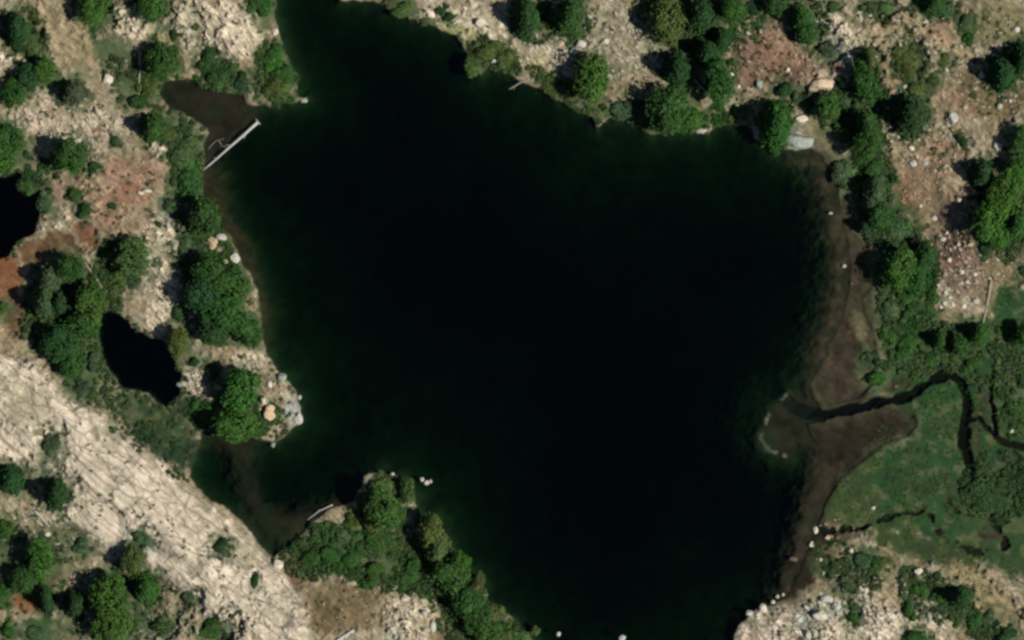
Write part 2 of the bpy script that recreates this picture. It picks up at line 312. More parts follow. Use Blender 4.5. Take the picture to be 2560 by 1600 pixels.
# plants on the survey
# kind (b broad-crowned tree, c conifer, s shrub), tone, cx, cy, rx, ry, height factor
PLANTS = '''
c dark 46 78 26 44|b bright 238 22 32 40|b mid 384 16 34 34|s mid 634 10 20 22|b mid 407 153 36 40|s dark 524 158 28 30|s mid 543 192 34 30|b bright 116 182 24 26|b dark 72 198 26 28|b mid 42 237 26 28|c grey 184 232 30 28|s olive 367 217 26 30|s dark 344 256 22 18|c mid 382 322 30 32|b mid 24 350 34 38|b bright 2 390 34 40|b mid 176 388 32 38|s dark 287 352 14 14|s grey 460 383 36 40|s olive 423 333 22 22|s dark 606 208 20 22|s dark 437 88 13 13|s olive 489 69 10 10|s olive 78 118 22 26
s mid 682 142 27 34|s mid 714 186 27 32|s olive 692 220 32 28|s mid 661 18 20 26|s olive 1005 26 26 20|s olive 974 12 18 16|s dark 1103 28 14 14|s dark 1124 44 14 13|s olive 1180 168 20 28|s olive 1222 128 32 24|s olive 1264 152 26 20|s grey 1060 52 16 10
c dark 1314 46 28 46|c mid 1422 42 30 44|s mid 1430 80 20 16|b bright 1478 192 38 50|c olive 1666 58 38 50|c dark 1748 36 36 44|c dark 1692 172 30 40|s mid 1712 204 22 24|b mid 1796 212 30 46|c dark 1766 130 28 34|b mid 1668 276 46 50|b bright 1718 300 32 26|s dark 1696 234 24 22|c dark 1804 98 24 24|c mid 1834 26 26 28|c mid 1938 312 36 58|s grey 1562 278 36 22|s olive 1842 284 24 18|s dark 1880 20 16 22|s olive 1610 24 20 18
c mid 1936 12 22 26|c mid 1999 48 25 34|b mid 2014 86 22 26|s grey 2063 128 20 20|s grey 2078 16 20 14|s grey 2174 20 24 18|s olive 2210 22 20 16|c mid 2332 16 28 26|s grey 2366 24 18 20|s grey 2412 64 18 20|s mid 2418 98 14 16|c olive 2170 150 17 28|c mid 2158 204 26 44|b bright 2068 266 25 34|s grey 2116 250 18 22|c mid 2164 312 24 36|b mid 2170 354 30 34|s olive 2264 150 32 36|c dark 2272 288 40 48|s olive 2360 156 20 18|c dark 2502 186 30 42|c dark 2548 148 22 34|s dark 2404 352 14 17|b bright 2550 368 22 40|s grey 1994 246 18 20|s grey 2333 200 20 16|s olive 2290 222 20 16|s mid 2106 328 20 22|s dark 1962 222 20 18
s mid 68 463 20 26|s grey 111 505 22 28|s mid 191 490 17 17|s dark 212 528 15 18|s dark 280 516 11 10|s dark 232 416 18 16|s mid 476 445 32 50|s grey 431 514 20 20|s dark 434 454 9 9|b mid 516 546 32 44|s grey 474 636 34 42|b mid 528 676 36 34|b mid 572 718 42 44|b dark 508 736 36 42|b mid 556 772 44 40|b olive 333 645 36 40|s olive 298 674 28 36|b mid 181 668 28 30|c grey 122 698 28 36|c grey 113 756 30 40|b bright 226 758 30 44|c dark 150 758 22 28|s dark 446 782 17 18|s olive 8 772 16 18|s dark 398 560 9 8|s dark 262 690 20 26
b mid 207 818 36 30|b dark 146 852 34 40|b mid 178 866 24 30|b mid 184 914 30 28|s grey 231 898 20 24|s grey 206 970 22 22|b olive 447 853 22 32|b mid 610 812 34 30|b dark 534 822 32 28|b mid 630 838 22 24|s dark 488 906 12 14|s dark 530 930 16 20|b bright 604 978 38 46|b bright 592 1058 50 36|s mid 496 1020 24 18|s grey 130 1112 26 28|s olive 281 1076 11 11|s grey 560 1005 22 30
c dark 30 1196 30 34|c dark 145 1232 26 36|s mid 10 1320 24 28|b bright 107 1396 28 42|b mid 62 1446 28 30|s grey 358 1340 20 16|s grey 206 1368 24 18|c olive 336 1400 22 34|c mid 366 1468 30 34|s grey 316 1464 20 22|b bright 274 1486 38 44|b bright 280 1560 42 42|s mid 24 1574 18 20|s grey 92 1582 24 18|s dark 553 1364 18 18|s grey 568 1382 14 14|s mid 540 1576 42 24|s grey 412 1562 34 20|s grey 474 1490 16 14|s mid 6 1480 18 24|s dark 640 1452 10 20|c dark 190 1510 22 30|c dark 118 1500 16 34
s olive 955 1226 34 30|b bright 958 1268 34 40|b mid 990 1288 24 28|b olive 1018 1224 15 26|s olive 884 1306 24 22|s olive 932 1308 24 26|c olive 1079 1330 27 40|c olive 1092 1374 28 36|b bright 1152 1412 22 28|b mid 1126 1438 38 36|c olive 1196 1454 14 24|s mid 1034 1428 40 32|s mid 958 1352 36 30|s mid 932 1424 30 24|s mid 778 1392 24 18|s mid 830 1388 30 20|s mid 884 1394 30 24|s grey 1114 1480 22 16|b mid 1170 1504 34 32|b mid 1198 1546 34 32|s olive 1238 1532 28 24|b mid 1222 1580 34 28|s olive 1264 1596 24 18|s olive 1306 1586 26 18|s olive 1338 1578 12 16
s grey 2106 432 30 34|s mid 2186 420 26 26|c grey 2184 474 28 34|c grey 2174 510 22 24|b mid 2202 544 28 28|s grey 2252 570 32 28|s dark 2220 612 18 18|b bright 2243 676 33 44|b mid 2288 694 28 34|s mid 2264 736 30 24|s grey 2224 772 24 22|s mid 2278 772 24 20|s mid 2318 778 22 18|c mid 2312 640 22 32|c dark 2450 436 26 34|b bright 2510 488 34 48|b bright 2468 552 32 46|b bright 2492 594 28 26|c mid 2536 560 28 40|b bright 2544 418 24 28|s dark 2462 622 15 20|c dark 2160 566 16 18|s dark 2558 680 14 16
s mid 2226 838 22 20|s mid 2272 854 28 20|s mid 2262 884 24 22|c mid 2346 850 17 22|c mid 2398 860 17 24|c mid 2444 834 22 26|c mid 2562 838 20 26|s mid 2190 948 22 18|s mid 2424 914 20 18|s mid 2538 1026 28 24|s dark 2558 958 16 26|s grey 2170 890 16 14|s mid 2330 900 20 18|s dark 2502 868 14 16
s dark 2474 1240 46 44|s grey 2516 1254 16 14|s grey 2440 1208 10 14|s grey 2158 1402 24 20|s mid 2188 1412 20 22|s grey 2116 1458 20 22|s mid 2304 1472 24 22|c dark 2398 1490 28 24|s mid 2356 1492 20 18|s mid 2272 1528 16 24|s mid 2438 1556 22 20|s grey 2472 1546 20 18|s mid 2132 1540 16 16|s mid 2290 1590 26 16|s dark 2516 1584 24 18|s grey 2138 1514 14 14|s dark 2344 1436 10 15
'''
ent = []
for row in PLANTS.strip().split('\n'):
    for e in row.split('|'):
        k, tone, *q = e.split()
        if k == 'c' and tone in ('mid', 'olive') and len(ent) % 2 == 0: k = 'b'
        ent.append((k, tone, *map(float, q)))

# ------------------------------------------------------------------ terrain
def axis(half, step, far):
    a = np.arange(-half, half + step / 2, step)
    out = []; d = step; x = half
    while x < far:
        d = min(d * 1.35, 60); x += d; out.append(x)
    out = np.array(out)
    return np.concatenate([-out[::-1], a, out])
gx = axis(106.0, 0.2, 900.0); gy = axis(67.0, 0.2, 900.0)
NX, NY = len(gx), len(gy)
X, Y = np.meshgrid(gx, gy)                   # [iy, ix]
PXX = X / PX + 1280; PYY = 800 - Y / PX      # plan pixels
wob_x = (fbm(X * .55, Y * .55, 4, 1) - .5) * 26; wob_y = (fbm(X * .55, Y * .55, 4, 2) - .5) * 26
QX, QY = PXX + wob_x, PYY + wob_y
def sdist(pts, X_, Y_):
    d = seg_dist(X_, Y_, pts, True); return np.where(inside(X_, Y_, pts), -d, d)
QX2, QY2 = PXX + wob_x * .55, PYY + wob_y * .55
sd_lake = sdist(LAKE, QX2, QY2); sd_o = sdist(OVAL_POND, QX2, QY2); sd_e = sdist(EDGE_POND, QX2, QY2)
sd = np.minimum(sd_lake, np.minimum(sd_o, sd_e)) * PX          # metres, negative in water
d_str = seg_dist(QX2, QY2, STREAM, False) * PX
d_sid = np.minimum(seg_dist(QX2, QY2, SIDE_STREAM, False), seg_dist(QX2, QY2, SIDE_STREAM2, False)) * PX
d_dit = np.minimum(np.minimum(seg_dist(QX2, QY2, DITCH, False), seg_dist(QX2, QY2, DITCH2, False)), np.minimum(seg_dist(QX2, QY2, RING, False) + 2, seg_dist(QX2, QY2, SIDE3, False) + 1)) * PX

K_LIGHT = 1.13        # sunlit open ground: picture value / albedo
def alb(c): return lin(c) / K_LIGHT
tint = np.empty(X.shape + (3,)); rockw = np.full(X.shape, .65)
tint[:] = alb(CLS['tan'][0])
var = fbm(X * .35, Y * .35, 4, 9)
tint += (alb(CLS['grey'][0]) - tint) * smooth(.45, .6, var)[..., None] * .7
def put(w, cls):
    c, rk = CLS[cls]
    global tint, rockw
    tint += (alb(c) - tint) * w[..., None]; rockw += (rk - rockw) * w
edge_n = fbm(X * .9, Y * .9, 4, 21) - .5
def blob(c, cx, cy, rx, ry, ang, s):
    a = radians(ang); dx, dy = QX - cx, QY - cy
    u = (dx * cos(a) + dy * sin(a)) / rx; v = (-dx * sin(a) + dy * cos(a)) / ry
    r = np.sqrt(u * u + v * v) + edge_n * .75
    put(s * (1 - smooth(.62, 1.12, r)), c)
for b_ in BLOBS: blob(*b_)
for c, pts, soft in POLYS:
    q = sdist(pts, QX, QY) + edge_n * (42 if c in ('mud', 'silt', 'meadow') else 18)
    put(1 - smooth(-soft, soft * .6, q), c)
    if c == 'slab' and pts is POLYS[0][1]: put(1 - smooth(-30, 30, sdist(SHORE_POLY, QX, QY)), 'shore')
for b_ in BLOBS2: blob(*b_)
# green floor of herbs and seedlings round every plant
for n_, (k, tone, cx, cy, rx, ry) in enumerate(ent):
    rr = max(rx, ry) * 2.1 + 14
    i0, i1 = np.searchsorted(gx, [wx(cx - rr), wx(cx + rr)]); j0, j1 = np.searchsorted(gy, [wy(cy + rr), wy(cy - rr)])
    if i1 <= i0 or j1 <= j0: continue
    sl = (slice(j0, j1), slice(i0, i1))
    r_ = np.hypot((PXX[sl] - cx) / (rx * 1.75 + 8), (PYY[sl] - cy) / (ry * 1.75 + 8)) + edge_n[sl] * 1.5
    w = (1 - smooth(.5, 1.15, r_)) * (.8 if rx > 15 else .5)
    c_, k_ = CLS['moss' if n_ % 3 else 'herb']
    tint[sl] += (alb(c_) - tint[sl]) * w[..., None]; rockw[sl] += (k_ - rockw[sl]) * w
# patchy lichen, thin scrub and soil pockets over the rock
pk = fbm(X * .28 + 3, Y * .28, 5, 31)
u_ = X * cos(radians(-40)) + Y * sin(radians(-40)); v_ = -X * sin(radians(-40)) + Y * cos(radians(-40))
stri = fbm(u_ * .32, v_ * .95, 5, 41)
slabm = 1 - .7 * (1 - smooth(-30, 0, sdist(POLYS[0][1], QX, QY)))
put(smooth(.53, .66, stri) * rockw * .55 * slabm, 'olive')
put(smooth(.56, .70, pk) * .5 * rockw * slabm, 'herb')
put(smooth(.60, .66, fbm(u_ * .55 + 9, v_ * 1.1, 4, 43)) * rockw * .5 * slabm, 'brown')
put(smooth(.58, .7, fbm(X * .6, Y * .6, 4, 37)) * .3 * rockw, 'grey')
mean_rock = rockw.copy()
mf0 = np.clip(1 - rockw / .15, 0, 1)      # patchiness of meadow, mud and moss
pm = fbm(X * .16, Y * .16, 4, 33); pm2 = fbm(X * .6, Y * .6, 4, 34)
put(smooth(.50, .62, pm) * mf0 * .5 * (tint[..., 1] > tint[..., 0] * 1.1), 'mead2')
grn = smooth(1.0, 1.25, tint[..., 1] / np.maximum(tint[..., 0], 1e-3)); put(smooth(.57, .66, pm2) * mf0 * .3 * grn, 'olive'); put(smooth(.60, .68, 1 - pm2) * mf0 * .45 * grn, 'marsh')
put(smooth(.52, .66, pm2) * mf0 * .35 * (1 - grn), 'silt'); put(smooth(.55, .66, pm) * mf0 * .5 * (1 - grn), 'mud')
streak = fbm(u_ * .09, v_ * 1.15, 5, 45)
tint *= (1 + (streak - .5) * .9 * np.clip(rockw - .4, 0, 1))[..., None]

land = np.clip(sd, 0, 60)
base = .16 + .55 * (1 - np.exp(-land / 1.2)) * (.25 + rockw) + .05 * land
knoll = np.clip(fbm(X * .045, Y * .045, 4, 51) - .42, 0, 1) * 12 * smooth(1, 14, land)
z = base + knoll * (.35 + .65 * rockw)
# the bedrock slab rises as a long whaleback
slab_in = np.clip(-sdist(POLYS[0][1], PXX, PYY) * PX, 0, 14)
z += 1.6 * (1 - np.exp(-slab_in / 2.0)) + .12 * slab_in
me_in = np.clip(-(sdist(POLYS[1][1], PXX, PYY)) * PX, -3, 6)
flat = smooth(-3, 3, me_in)
z = z * (1 - flat) + (.38 + .1 * fbm(X * .3, Y * .3, 3, 71)) * flat
mudf = (1 - smooth(-3, 10, sdist(POLYS[2][1], PXX, PYY))); z = z * (1 - mudf) + .02 * mudf
siltf = (1 - smooth(-3, 10, sdist(POLYS[3][1], PXX, PYY))); z = z * (1 - siltf) + (.02 + .12 * fbm(X * .4, Y * .4, 3, 73) * smooth(.5, 3, land)) * siltf
# broken stone on rocky ground
f1, e1, c1 = worley(u_ * .42, v_ * .78, 1); f2, e2, c2 = worley(u_ * .95, v_ * 1.5, 2); f3, e3, c3 = worley(u_ * 1.9, v_ * 2.6, 3)
brk = (c1 - .5) * .55 * smooth(0, .3, e1) + (c2 - .4) * .42 * smooth(0, .3, e2) + (c3 - .4) * .2 * smooth(0, .3, e3)
slabness = smooth(0, 3, slab_in)
ju = u_ + (fbm(X * .22, Y * .22, 3, 62) - .5) * 5; jv = v_ + (fbm(X * .22, Y * .22, 3, 63) - .5) * 5
j1, je, jc = worley(ju * .2, jv * .42, 5); k1, ke, kc = worley(ju * .11 + 4, jv * .62, 6)
def frac_line(t, w): f_ = np.abs(t - np.floor(t) - .5); return smooth(.5 - w, .5 - w * .3, f_)
row = np.floor(jv * .30 + .5)
msk = fbm(ju * .10 + row * 3.7, row * 1.9, 3, 64); msk2 = fbm(X * .25, Y * .25, 3, 65)
gap = np.maximum(frac_line(jv * .30, .055) * smooth(.36, .5, msk), frac_line(ju * .13 + np.sin(row * 12.9) * 3, .022) * smooth(.42, .55, msk2))
gap = np.maximum(gap, frac_line(jv * .85 + 3, .10) * smooth(.54, .64, msk2) * .8)
gap = np.maximum(gap, (1 - smooth(.02, .09, je)) * smooth(.52, .6, msk2) * .7)
gap = gap * rockw * (.35 + .65 * slabness)
z += (jc - .5) * .26 * slabness * smooth(0, .2, je) + (kc - .5) * .3 * slabness - gap * .2
tint *= (1 - .42 * gap)[..., None] * (1 + ((jc - .5) * .16 + (kc - .5) * .14) * rockw)[..., None]
rk_amp = rockw ** 1.3 * (1 - .86 * slabness) * smooth(0.0, 1.0, land)
z += brk * rk_amp * 1.15
z += (fbm(X * 1.1, Y * 1.1, 4, 61) - .5) * .3 * (1 - .75 * slabness) * smooth(0, 1.2, land) * (1 - .7 * flat) * (1 - .8 * mudf) * (1 - .8 * siltf)
soft_mud = np.maximum(mudf, siltf) * (1 - flat)
tint *= (1 + soft_mud * ((fbm(X * .5, Y * .5, 5, 75) - .5) * 1.3 + (fbm(X * 1.6, Y * 1.6, 3, 76) - .5) * .5))[..., None]
stone_tone = 1 + (c2 - .5) * .42 * rockw * (1 - .6 * slabness) + (c3 - .5) * .26 * rockw * (1 - .6 * slabness) + (c1 - .5) * .16 * rockw
tint *= stone_tone[..., None]
trail = np.minimum(seg_dist(QX2, QY2, [(205,60),(213,95),(226,140),(236,180),(248,212)], False), seg_dist(QX2, QY2, [(350,130),(352,180),(349,240)], False) + 3)
tint += (alb((150,132,102)) - tint) * ((1 - smooth(4, 12, trail)) * .7)[..., None]
# lake bed
dep_in = np.clip(-sd, 0, 80)
depth = (2.5 * (1 - np.exp(-dep_in / 2.0)) + 7.5 * (1 - np.exp(-dep_in / 33.0))) * (.75 + .5 * fbm(X * .06, Y * .06, 3, 81)) + .10 * smooth(0, .4, dep_in)
def cap(pts, dmax, soft=30, slope=0.0):
    global depth
    w = 1 - smooth(-soft * .6, soft, sdist(pts, QX, QY) + edge_n * soft * .4)
    depth = np.where(w > 0, depth * (1 - w) + np.minimum(depth, dmax + slope * dep_in) * w, depth)
COVE = [(390,190),(640,230),(640,300),(570,365),(505,430),(490,380)]
cap(COVE, .3, 30)
WSTRIP = [(490,425),(560,425),(575,520),(610,590),(640,650),(665,740),(668,850),(640,850),(600,640),(540,580)]
cap(WSTRIP, .25, 60, .16)
SBAY = [(500,1075),(560,1080),(625,1110),(640,1180),(660,1250),(720,1275),(880,1250),(860,1300),(740,1350),(690,1370),(640,1310),(590,1220),(560,1140)]
cap(SBAY, .22, 40, .12)
EMUD = [(2030,360),(2075,400),(2100,500),(2130,640),(2125,760),(2060,940),(2020,1000),(1995,960),(2030,850),(2060,720),(2050,560),(2020,440),(1985,400)]
cap(EMUD, .0, 90, .1)
SPIT = [(1965,990),(2030,1005),(2060,1050),(2050,1120),(1990,1120),(1955,1140),(1906,1112),(1906,1074),(1926,1038)]
cap([(1870,960),(1960,960),(2060,1050),(2040,1160),(1930,1190),(1850,1120),(1840,1040)], 2.3, 70)
cap(SPIT, .4, 26)
SMUD = [(2060,1130),(2095,1200),(2060,1290),(2020,1400),(1980,1480),(1935,1500),(1950,1430),(1980,1300),(2005,1200),(2020,1140)]
cap(SMUD, .0, 60, .1)
rim = [(1962,990),(1945,1008),(1926,1038),(1908,1070),(1904,1095),(1912,1118),(1935,1130),(1960,1140)]
d_rim = seg_dist(QX2, QY2, rim, False)
depth = np.where(sd < 0, depth - (depth - .12) * (.85 * (1 - smooth(1, 52, d_rim))), depth)
pond_d = np.where((sd_o < 0) | (sd_e < 0), 1.0, 0.0)
depth = depth + pond_d * np.clip(dep_in * 1.0, 0, 5)
bed_rough = (fbm(X * .7, Y * .7, 4, 91) - .5) * .25 * np.clip(depth, 0, 1)
water = sd < 0
z = np.where(water, -depth + bed_rough, z)
bed = np.empty_like(tint); bed[:] = alb((33,48,24))
def bput(pts, col, soft, s=1.0):
    global bed
    w = s * (1 - smooth(-soft * .4, soft, sdist(pts, QX2, QY2)))
    bed = bed + (alb(col) - bed) * w[..., None]
bput(COVE, (40,34,24), 30, .9); bput(WSTRIP, (52,44,28), 50); bput(SBAY, (46,38,26), 40)
bput(EMUD, (64,55,40), 80); bput(SPIT, (40,36,25), 30); bput(SMUD, (58,48,35), 70)
wrim = (1 - smooth(1, 8, d_rim)) * smooth(.42, .58, fbm(X * .8, Y * .8, 3, 97))
bed = bed + (alb((135,132,112)) - bed) * (wrim * .75)[..., None]
bed *= (.35 + 1.3 * fbm(X * .45, Y * .45, 5, 95))[..., None]
bed += (alb((30,42,24)) - bed) * (smooth(.5, .62, fbm(X * .3, Y * .3, 4, 96)) * .6)[..., None]
shore_mix = (smooth(-.25, .15, sd) * (1 - np.maximum(mudf, siltf)))[..., None]
tint = np.where(water[..., None], bed + (tint * .5 - bed) * shore_mix * .6, tint)
tint *= (1 - .3 * (1 - np.maximum(mudf, siltf))[..., None] * (np.exp(-np.clip(sd, 0, 9) / .35) * (sd >= 0))[..., None])     # damp margin
# channels
def channel(dd, half, dep, col, gaps=0):
    global z, tint
    hv = half * (.3 + 1.35 * fbm(X * .25, Y * .25, 3, 17)); w = 1 - smooth(hv * .6, hv * 1.35, dd)
    if gaps: w = w * smooth(.34, .50, fbm(X * .45, Y * .45, 3, 18))
    keep = (sd > -2.0)
    z = np.where(keep, np.minimum(z, z * (1 - w) - dep * w), z)
    tint = tint + (alb(col) - tint) * (w * keep)[..., None]
channel(d_str + (fbm(X * .5, Y * .5, 3, 14) - .5) * .6, .95, .75, (34,34,20))
channel(d_sid + (fbm(X * .7, Y * .7, 3, 15) - .5) * .5, .5, .5, (36,34,20))
channel(d_dit + (fbm(X * .6, Y * .6, 3, 16) - .5) * 1.3, .55, .3, (38,38,24), 1)
rockw = np.where(water, 0, rockw)
far = np.maximum(np.abs(X) - 115, np.abs(Y) - 76)
z += np.clip(far, 0, 900) * .03

verts = np.stack([X, Y, z], -1).reshape(-1, 3).astype(np.float32)
ii = np.arange(NX * NY).reshape(NY, NX)
quads = np.stack([ii[:-1, :-1], ii[:-1, 1:], ii[1:, 1:], ii[1:, :-1]], -1).reshape(-1, 4).astype(np.int32)
me = bpy.data.meshes.new('ground')
me.vertices.add(len(verts)); me.vertices.foreach_set('co', verts.ravel())
me.loops.add(quads.size); me.loops.foreach_set('vertex_index', quads.ravel())
me.polygons.add(len(quads)); me.polygons.foreach_set('loop_start', np.arange(0, quads.size, 4, dtype=np.int32))
me.update()
me.polygons.foreach_set('use_smooth', np.ones(len(quads), bool))
ca = me.color_attributes.new('tint', 'FLOAT_COLOR', 'POINT')
cc = np.ones((len(verts), 4), np.float32); cc[:, :3] = np.clip(tint, .004, .8).reshape(-1, 3)
ca.data.foreach_set('color', cc.ravel())
pa = me.attributes.new('plate', 'FLOAT', 'POINT'); pa.data.foreach_set('value', np.maximum(slabness * np.clip(rockw, 0, 1), 1 - np.clip(rockw / .3, 0, 1)).astype(np.float32).ravel())
ra = me.attributes.new('rock', 'FLOAT', 'POINT'); ra.data.foreach_set('value', rockw.astype(np.float32).ravel())
me.materials.append(ground_material())
ground = bpy.data.objects.new('ground', me); COL.objects.link(ground)
tag(ground, 'mottled tan rock, brown soil and green meadow around the lake', 'ground', kind='structure')

def gz(x, y):
    i = min(max(int(np.searchsorted(gx, x)), 1), NX - 2); j = min(max(int(np.searchsorted(gy, y)), 1), NY - 2)
    return float(z[j, i])
def gz_arr(x, y):
    i = np.clip(np.searchsorted(gx, x), 1, NX - 2); j = np.clip(np.searchsorted(gy, y), 1, NY - 2)
    return z[j, i], sd[j, i], mean_rock[j, i], tint[j, i]

# ------------------------------------------------------------------ water bodies: closed prisms whose sides lie inside the banks
M_LAKE = water_material('lake_water', (.42, .25, .36))
M_POND = water_material('pond_water', (.9, .75, .85))
M_STREAM = water_material('stream_water', (.9, .7, .95))
def grow(pts, d):
    a = sum(pts[i][0] * pts[(i + 1) % len(pts)][1] - pts[(i + 1) % len(pts)][0] * pts[i][1] for i in range(len(pts)))
    s = 1 if a > 0 else -1
    out = []
    n = len(pts)
    for i in range(n):
        x0, y0 = pts[i - 1]; x1, y1 = pts[i]; x2, y2 = pts[(i + 1) % n]
        n1 = np.array([(y1 - y0), -(x1 - x0)], float); n2 = np.array([(y2 - y1), -(x2 - x1)], float)
        n1 /= np.hypot(*n1) + 1e-9; n2 /= np.hypot(*n2) + 1e-9
        m = n1 + n2; m /= np.hypot(*m) + 1e-9
        out.append((x1 + s * m[0] * d, y1 + s * m[1] * d))
    return out
def prism(name, pts, top, bot, mat):
    P = [(wx(a), wy(b)) for a, b in pts]; n = len(P)
    v = [(x, y, top) for x, y in P] + [(x, y, bot) for x, y in P]
    import bmesh
    bm = bmesh.new(); bv = [bm.verts.new(c) for c in v]
    f = bm.faces.new(bv[:n]); g = bm.faces.new(bv[n:][::-1])
    for i in range(n):
        bm.faces.new((bv[i], bv[n + i], bv[n + (i + 1) % n], bv[(i + 1) % n]))
    bmesh.ops.triangulate(bm, faces=[f, g])
    bmesh.ops.recalc_face_normals(bm, faces=bm.faces)
    me = bpy.data.meshes.new(name); bm.to_mesh(me); bm.free(); me.materials.append(mat)
    o = bpy.data.objects.new(name, me); COL.objects.link(o); return o
BOX = [(380,-120),(900,-120),(1300,60),(2060,320),(2200,480),(2200,1000),(2140,1060),(2120,1500),(1950,1580),(1850,1760),(1300,1760),(1000,1400),(600,1450),(420,1180),(480,1000),(400,420),(340,180)]
lake = prism('lake', BOX, 0.0, -14.0, M_LAKE)
tag(lake, 'large dark green lake, almost black in the middle', 'lake', kind='structure')
o = prism('pond', grow(OVAL_POND, 16), 0.02, -12, M_POND); tag(o, 'small black oval pond below the tree clump', 'pond', kind='structure')
o = prism('pond', grow(EDGE_POND, 16), 0.02, -12, M_POND); tag(o, 'black pond cut off by the western border of the picture', 'pond', kind='structure')
def ribbon(pts, half):
    L_, R_ = [], []
    for i in range(len(pts)):
        a = np.array(pts[max(i - 1, 0)], float); b = np.array(pts[min(i + 1, len(pts) - 1)], float)
        t = (b - a) / (np.hypot(*(b - a)) + 1e-9); nrm = np.array([-t[1], t[0]]) * half
        p = np.array(pts[i], float); L_.append(tuple(p + nrm)); R_.append(tuple(p - nrm))
    return L_ + R_[::-1]
for pts, hw, lb, zt in ((STREAM, 17, 'dark main stream winding through the meadow into the lake', .05), (SIDE_STREAM, 10, 'narrow side stream joining from the east below the pale stones', .07),
                    (SIDE_STREAM2, 10, 'thin brook running down to the side stream through brown banks', .09), (DITCH, 11, 'muddy ditch on the lower edge of the meadow', .06), (DITCH2, 11, 'curved dark ditch around a brown hummock', .06)):
    o = prism('stream', ribbon(pts, hw), zt, -2.0, M_STREAM); tag(o, lb, 'stream', kind='structure')

# ------------------------------------------------------------------ plants
M_LEAF = leaf_material('broad_leaves', 1.4)
M_NEEDLE = leaf_material('needles', 1.8, .6, 1.3)
M_BARK = wood_material('bark', (.06, .045, .032), (.14, .11, .085))

def quad_cloud(P, N, size, shade, jitter, rg):
    """leaf sprays: one small bent quad for every point"""
    n = len(P)
    N = N + rg.normal(size=(n, 3)) * jitter; N /= np.linalg.norm(N, axis=1, keepdims=True)
    T = np.cross(N, rg.normal(size=(n, 3))); T /= np.linalg.norm(T, axis=1, keepdims=True) + 1e-9
    B = np.cross(N, T)
    s = (size * rg.uniform(.6, 1.35, n))[:, None]; el = rg.uniform(.6, 1.0, n)[:, None]
    a = P + T * s; b = P + B * s * el + N * s * .15; c = P - T * s; d = P - B * s * el + N * s * .15
    V = np.stack([a, b, c, d], 1).reshape(-1, 3)
    F = np.arange(4 * n).reshape(n, 4)
    C = np.repeat(np.asarray(shade).reshape(n, -1) * np.ones((n, 3)), 4, 0)
    return V, F, C
def crown_proto(seed, kind, n=4200, size=.075):
    rg = np.random.default_rng(seed)
    P, N, Sh = [], [], []
    if kind == 'broad':
        lobes = [((rg.uniform(-.12, .12), rg.uniform(-.12, .12), -.1), .56, n // 5)]
        k = rg.integers(13, 19)
        for i in range(k):
            a = rg.uniform(0, 2 * pi); e = rg.uniform(-.25, 1.2)
            rr = rg.uniform(.45, .92)
            q = rg.uniform(.17, .40)
            lobes.append(((cos(a) * cos(e) * rr, sin(a) * cos(e) * rr, sin(e) * rr * rg.uniform(.55, 1.1)), q, int(n * 4.2 * q * q / k) + 60))
        m = n // 9; d = rg.normal(size=(m, 3)); d /= np.linalg.norm(d, axis=1, keepdims=True)
        p = d * rg.uniform(.75, 1.12, (m, 1)); P.append(p); N.append(d + np.array([0, 0, .3])); Sh.append(np.full(m, 1.0))
        for c, r, m in lobes:
            d = rg.normal(size=(m, 3)); d /= np.linalg.norm(d, axis=1, keepdims=True)
            rad = r * (1.12 - .45 * rg.random(m))
            p = np.array(c) + d * rad[:, None]
            P.append(p); N.append(d * .9 + p * .5 + np.array([0, 0, .25])); Sh.append(np.full(m, rg.uniform(.68, 1.28)))
    elif kind == 'conifer':
        k = 12
        for i in range(k):
            t = (i + .5) / k; zc = -1.0 + 2.3 * t; r = (1 - t) ** .55 * .98 + .05
            nb = max(5, int(11 * (1 - t) + 4)); off = rg.random() * 6
            for j in range(nb):
                a = off + j / nb * 2 * pi + rg.uniform(-.25, .25); ln = r * rg.uniform(.68, 1.06)
                m = int(n / (k * 9) * (1.5 - t))
                u = rg.random(m) ** .7
                w = .16 * (1 - u * .6) * rg.normal(size=m)
                px = cos(a) * u * ln - sin(a) * w; py = sin(a) * u * ln + cos(a) * w
                pz = zc - .32 * u * ln + rg.normal(size=m) * .035
                P.append(np.stack([px, py, pz], 1))
                N.append(np.stack([cos(a) * np.ones(m) * .55, sin(a) * np.ones(m) * .55, np.ones(m) * .8], 1))
                Sh.append(np.full(m, rg.uniform(.75, 1.22)))
    else:   # shrub: low spreading domes
        k = rg.integers(6, 10)
        for i in range(k):
            a = rg.random() * 2 * pi; rr = rg.uniform(0, .6) if i else 0
            c = np.array([cos(a) * rr, sin(a) * rr, .12]); r = rg.uniform(.3, .5); m = n // k
            d = rg.normal(size=(m, 3)); d[:, 2] = np.abs(d[:, 2]); d /= np.linalg.norm(d, axis=1, keepdims=True)
            p = c + d * (r * (1 - .35 * rg.random(m) ** 2))[:, None] * np.array([1, 1, 1.25])
            P.append(p); N.append(d + np.array([0, 0, .3])); Sh.append(np.full(m, rg.uniform(.75, 1.22)))
    P = np.concatenate(P); N = np.concatenate(N); Sh = np.concatenate(Sh) * rg.uniform(.8, 1.2, len(P))
    return quad_cloud(P, N, size, Sh[:, None], .42, rg)
def proto_mesh(name, VFC, mat):
    V, F, C = VFC
    o = mesh_obj(name, V, F, mat, color=C); me = o.data; bpy.data.objects.remove(o); return me
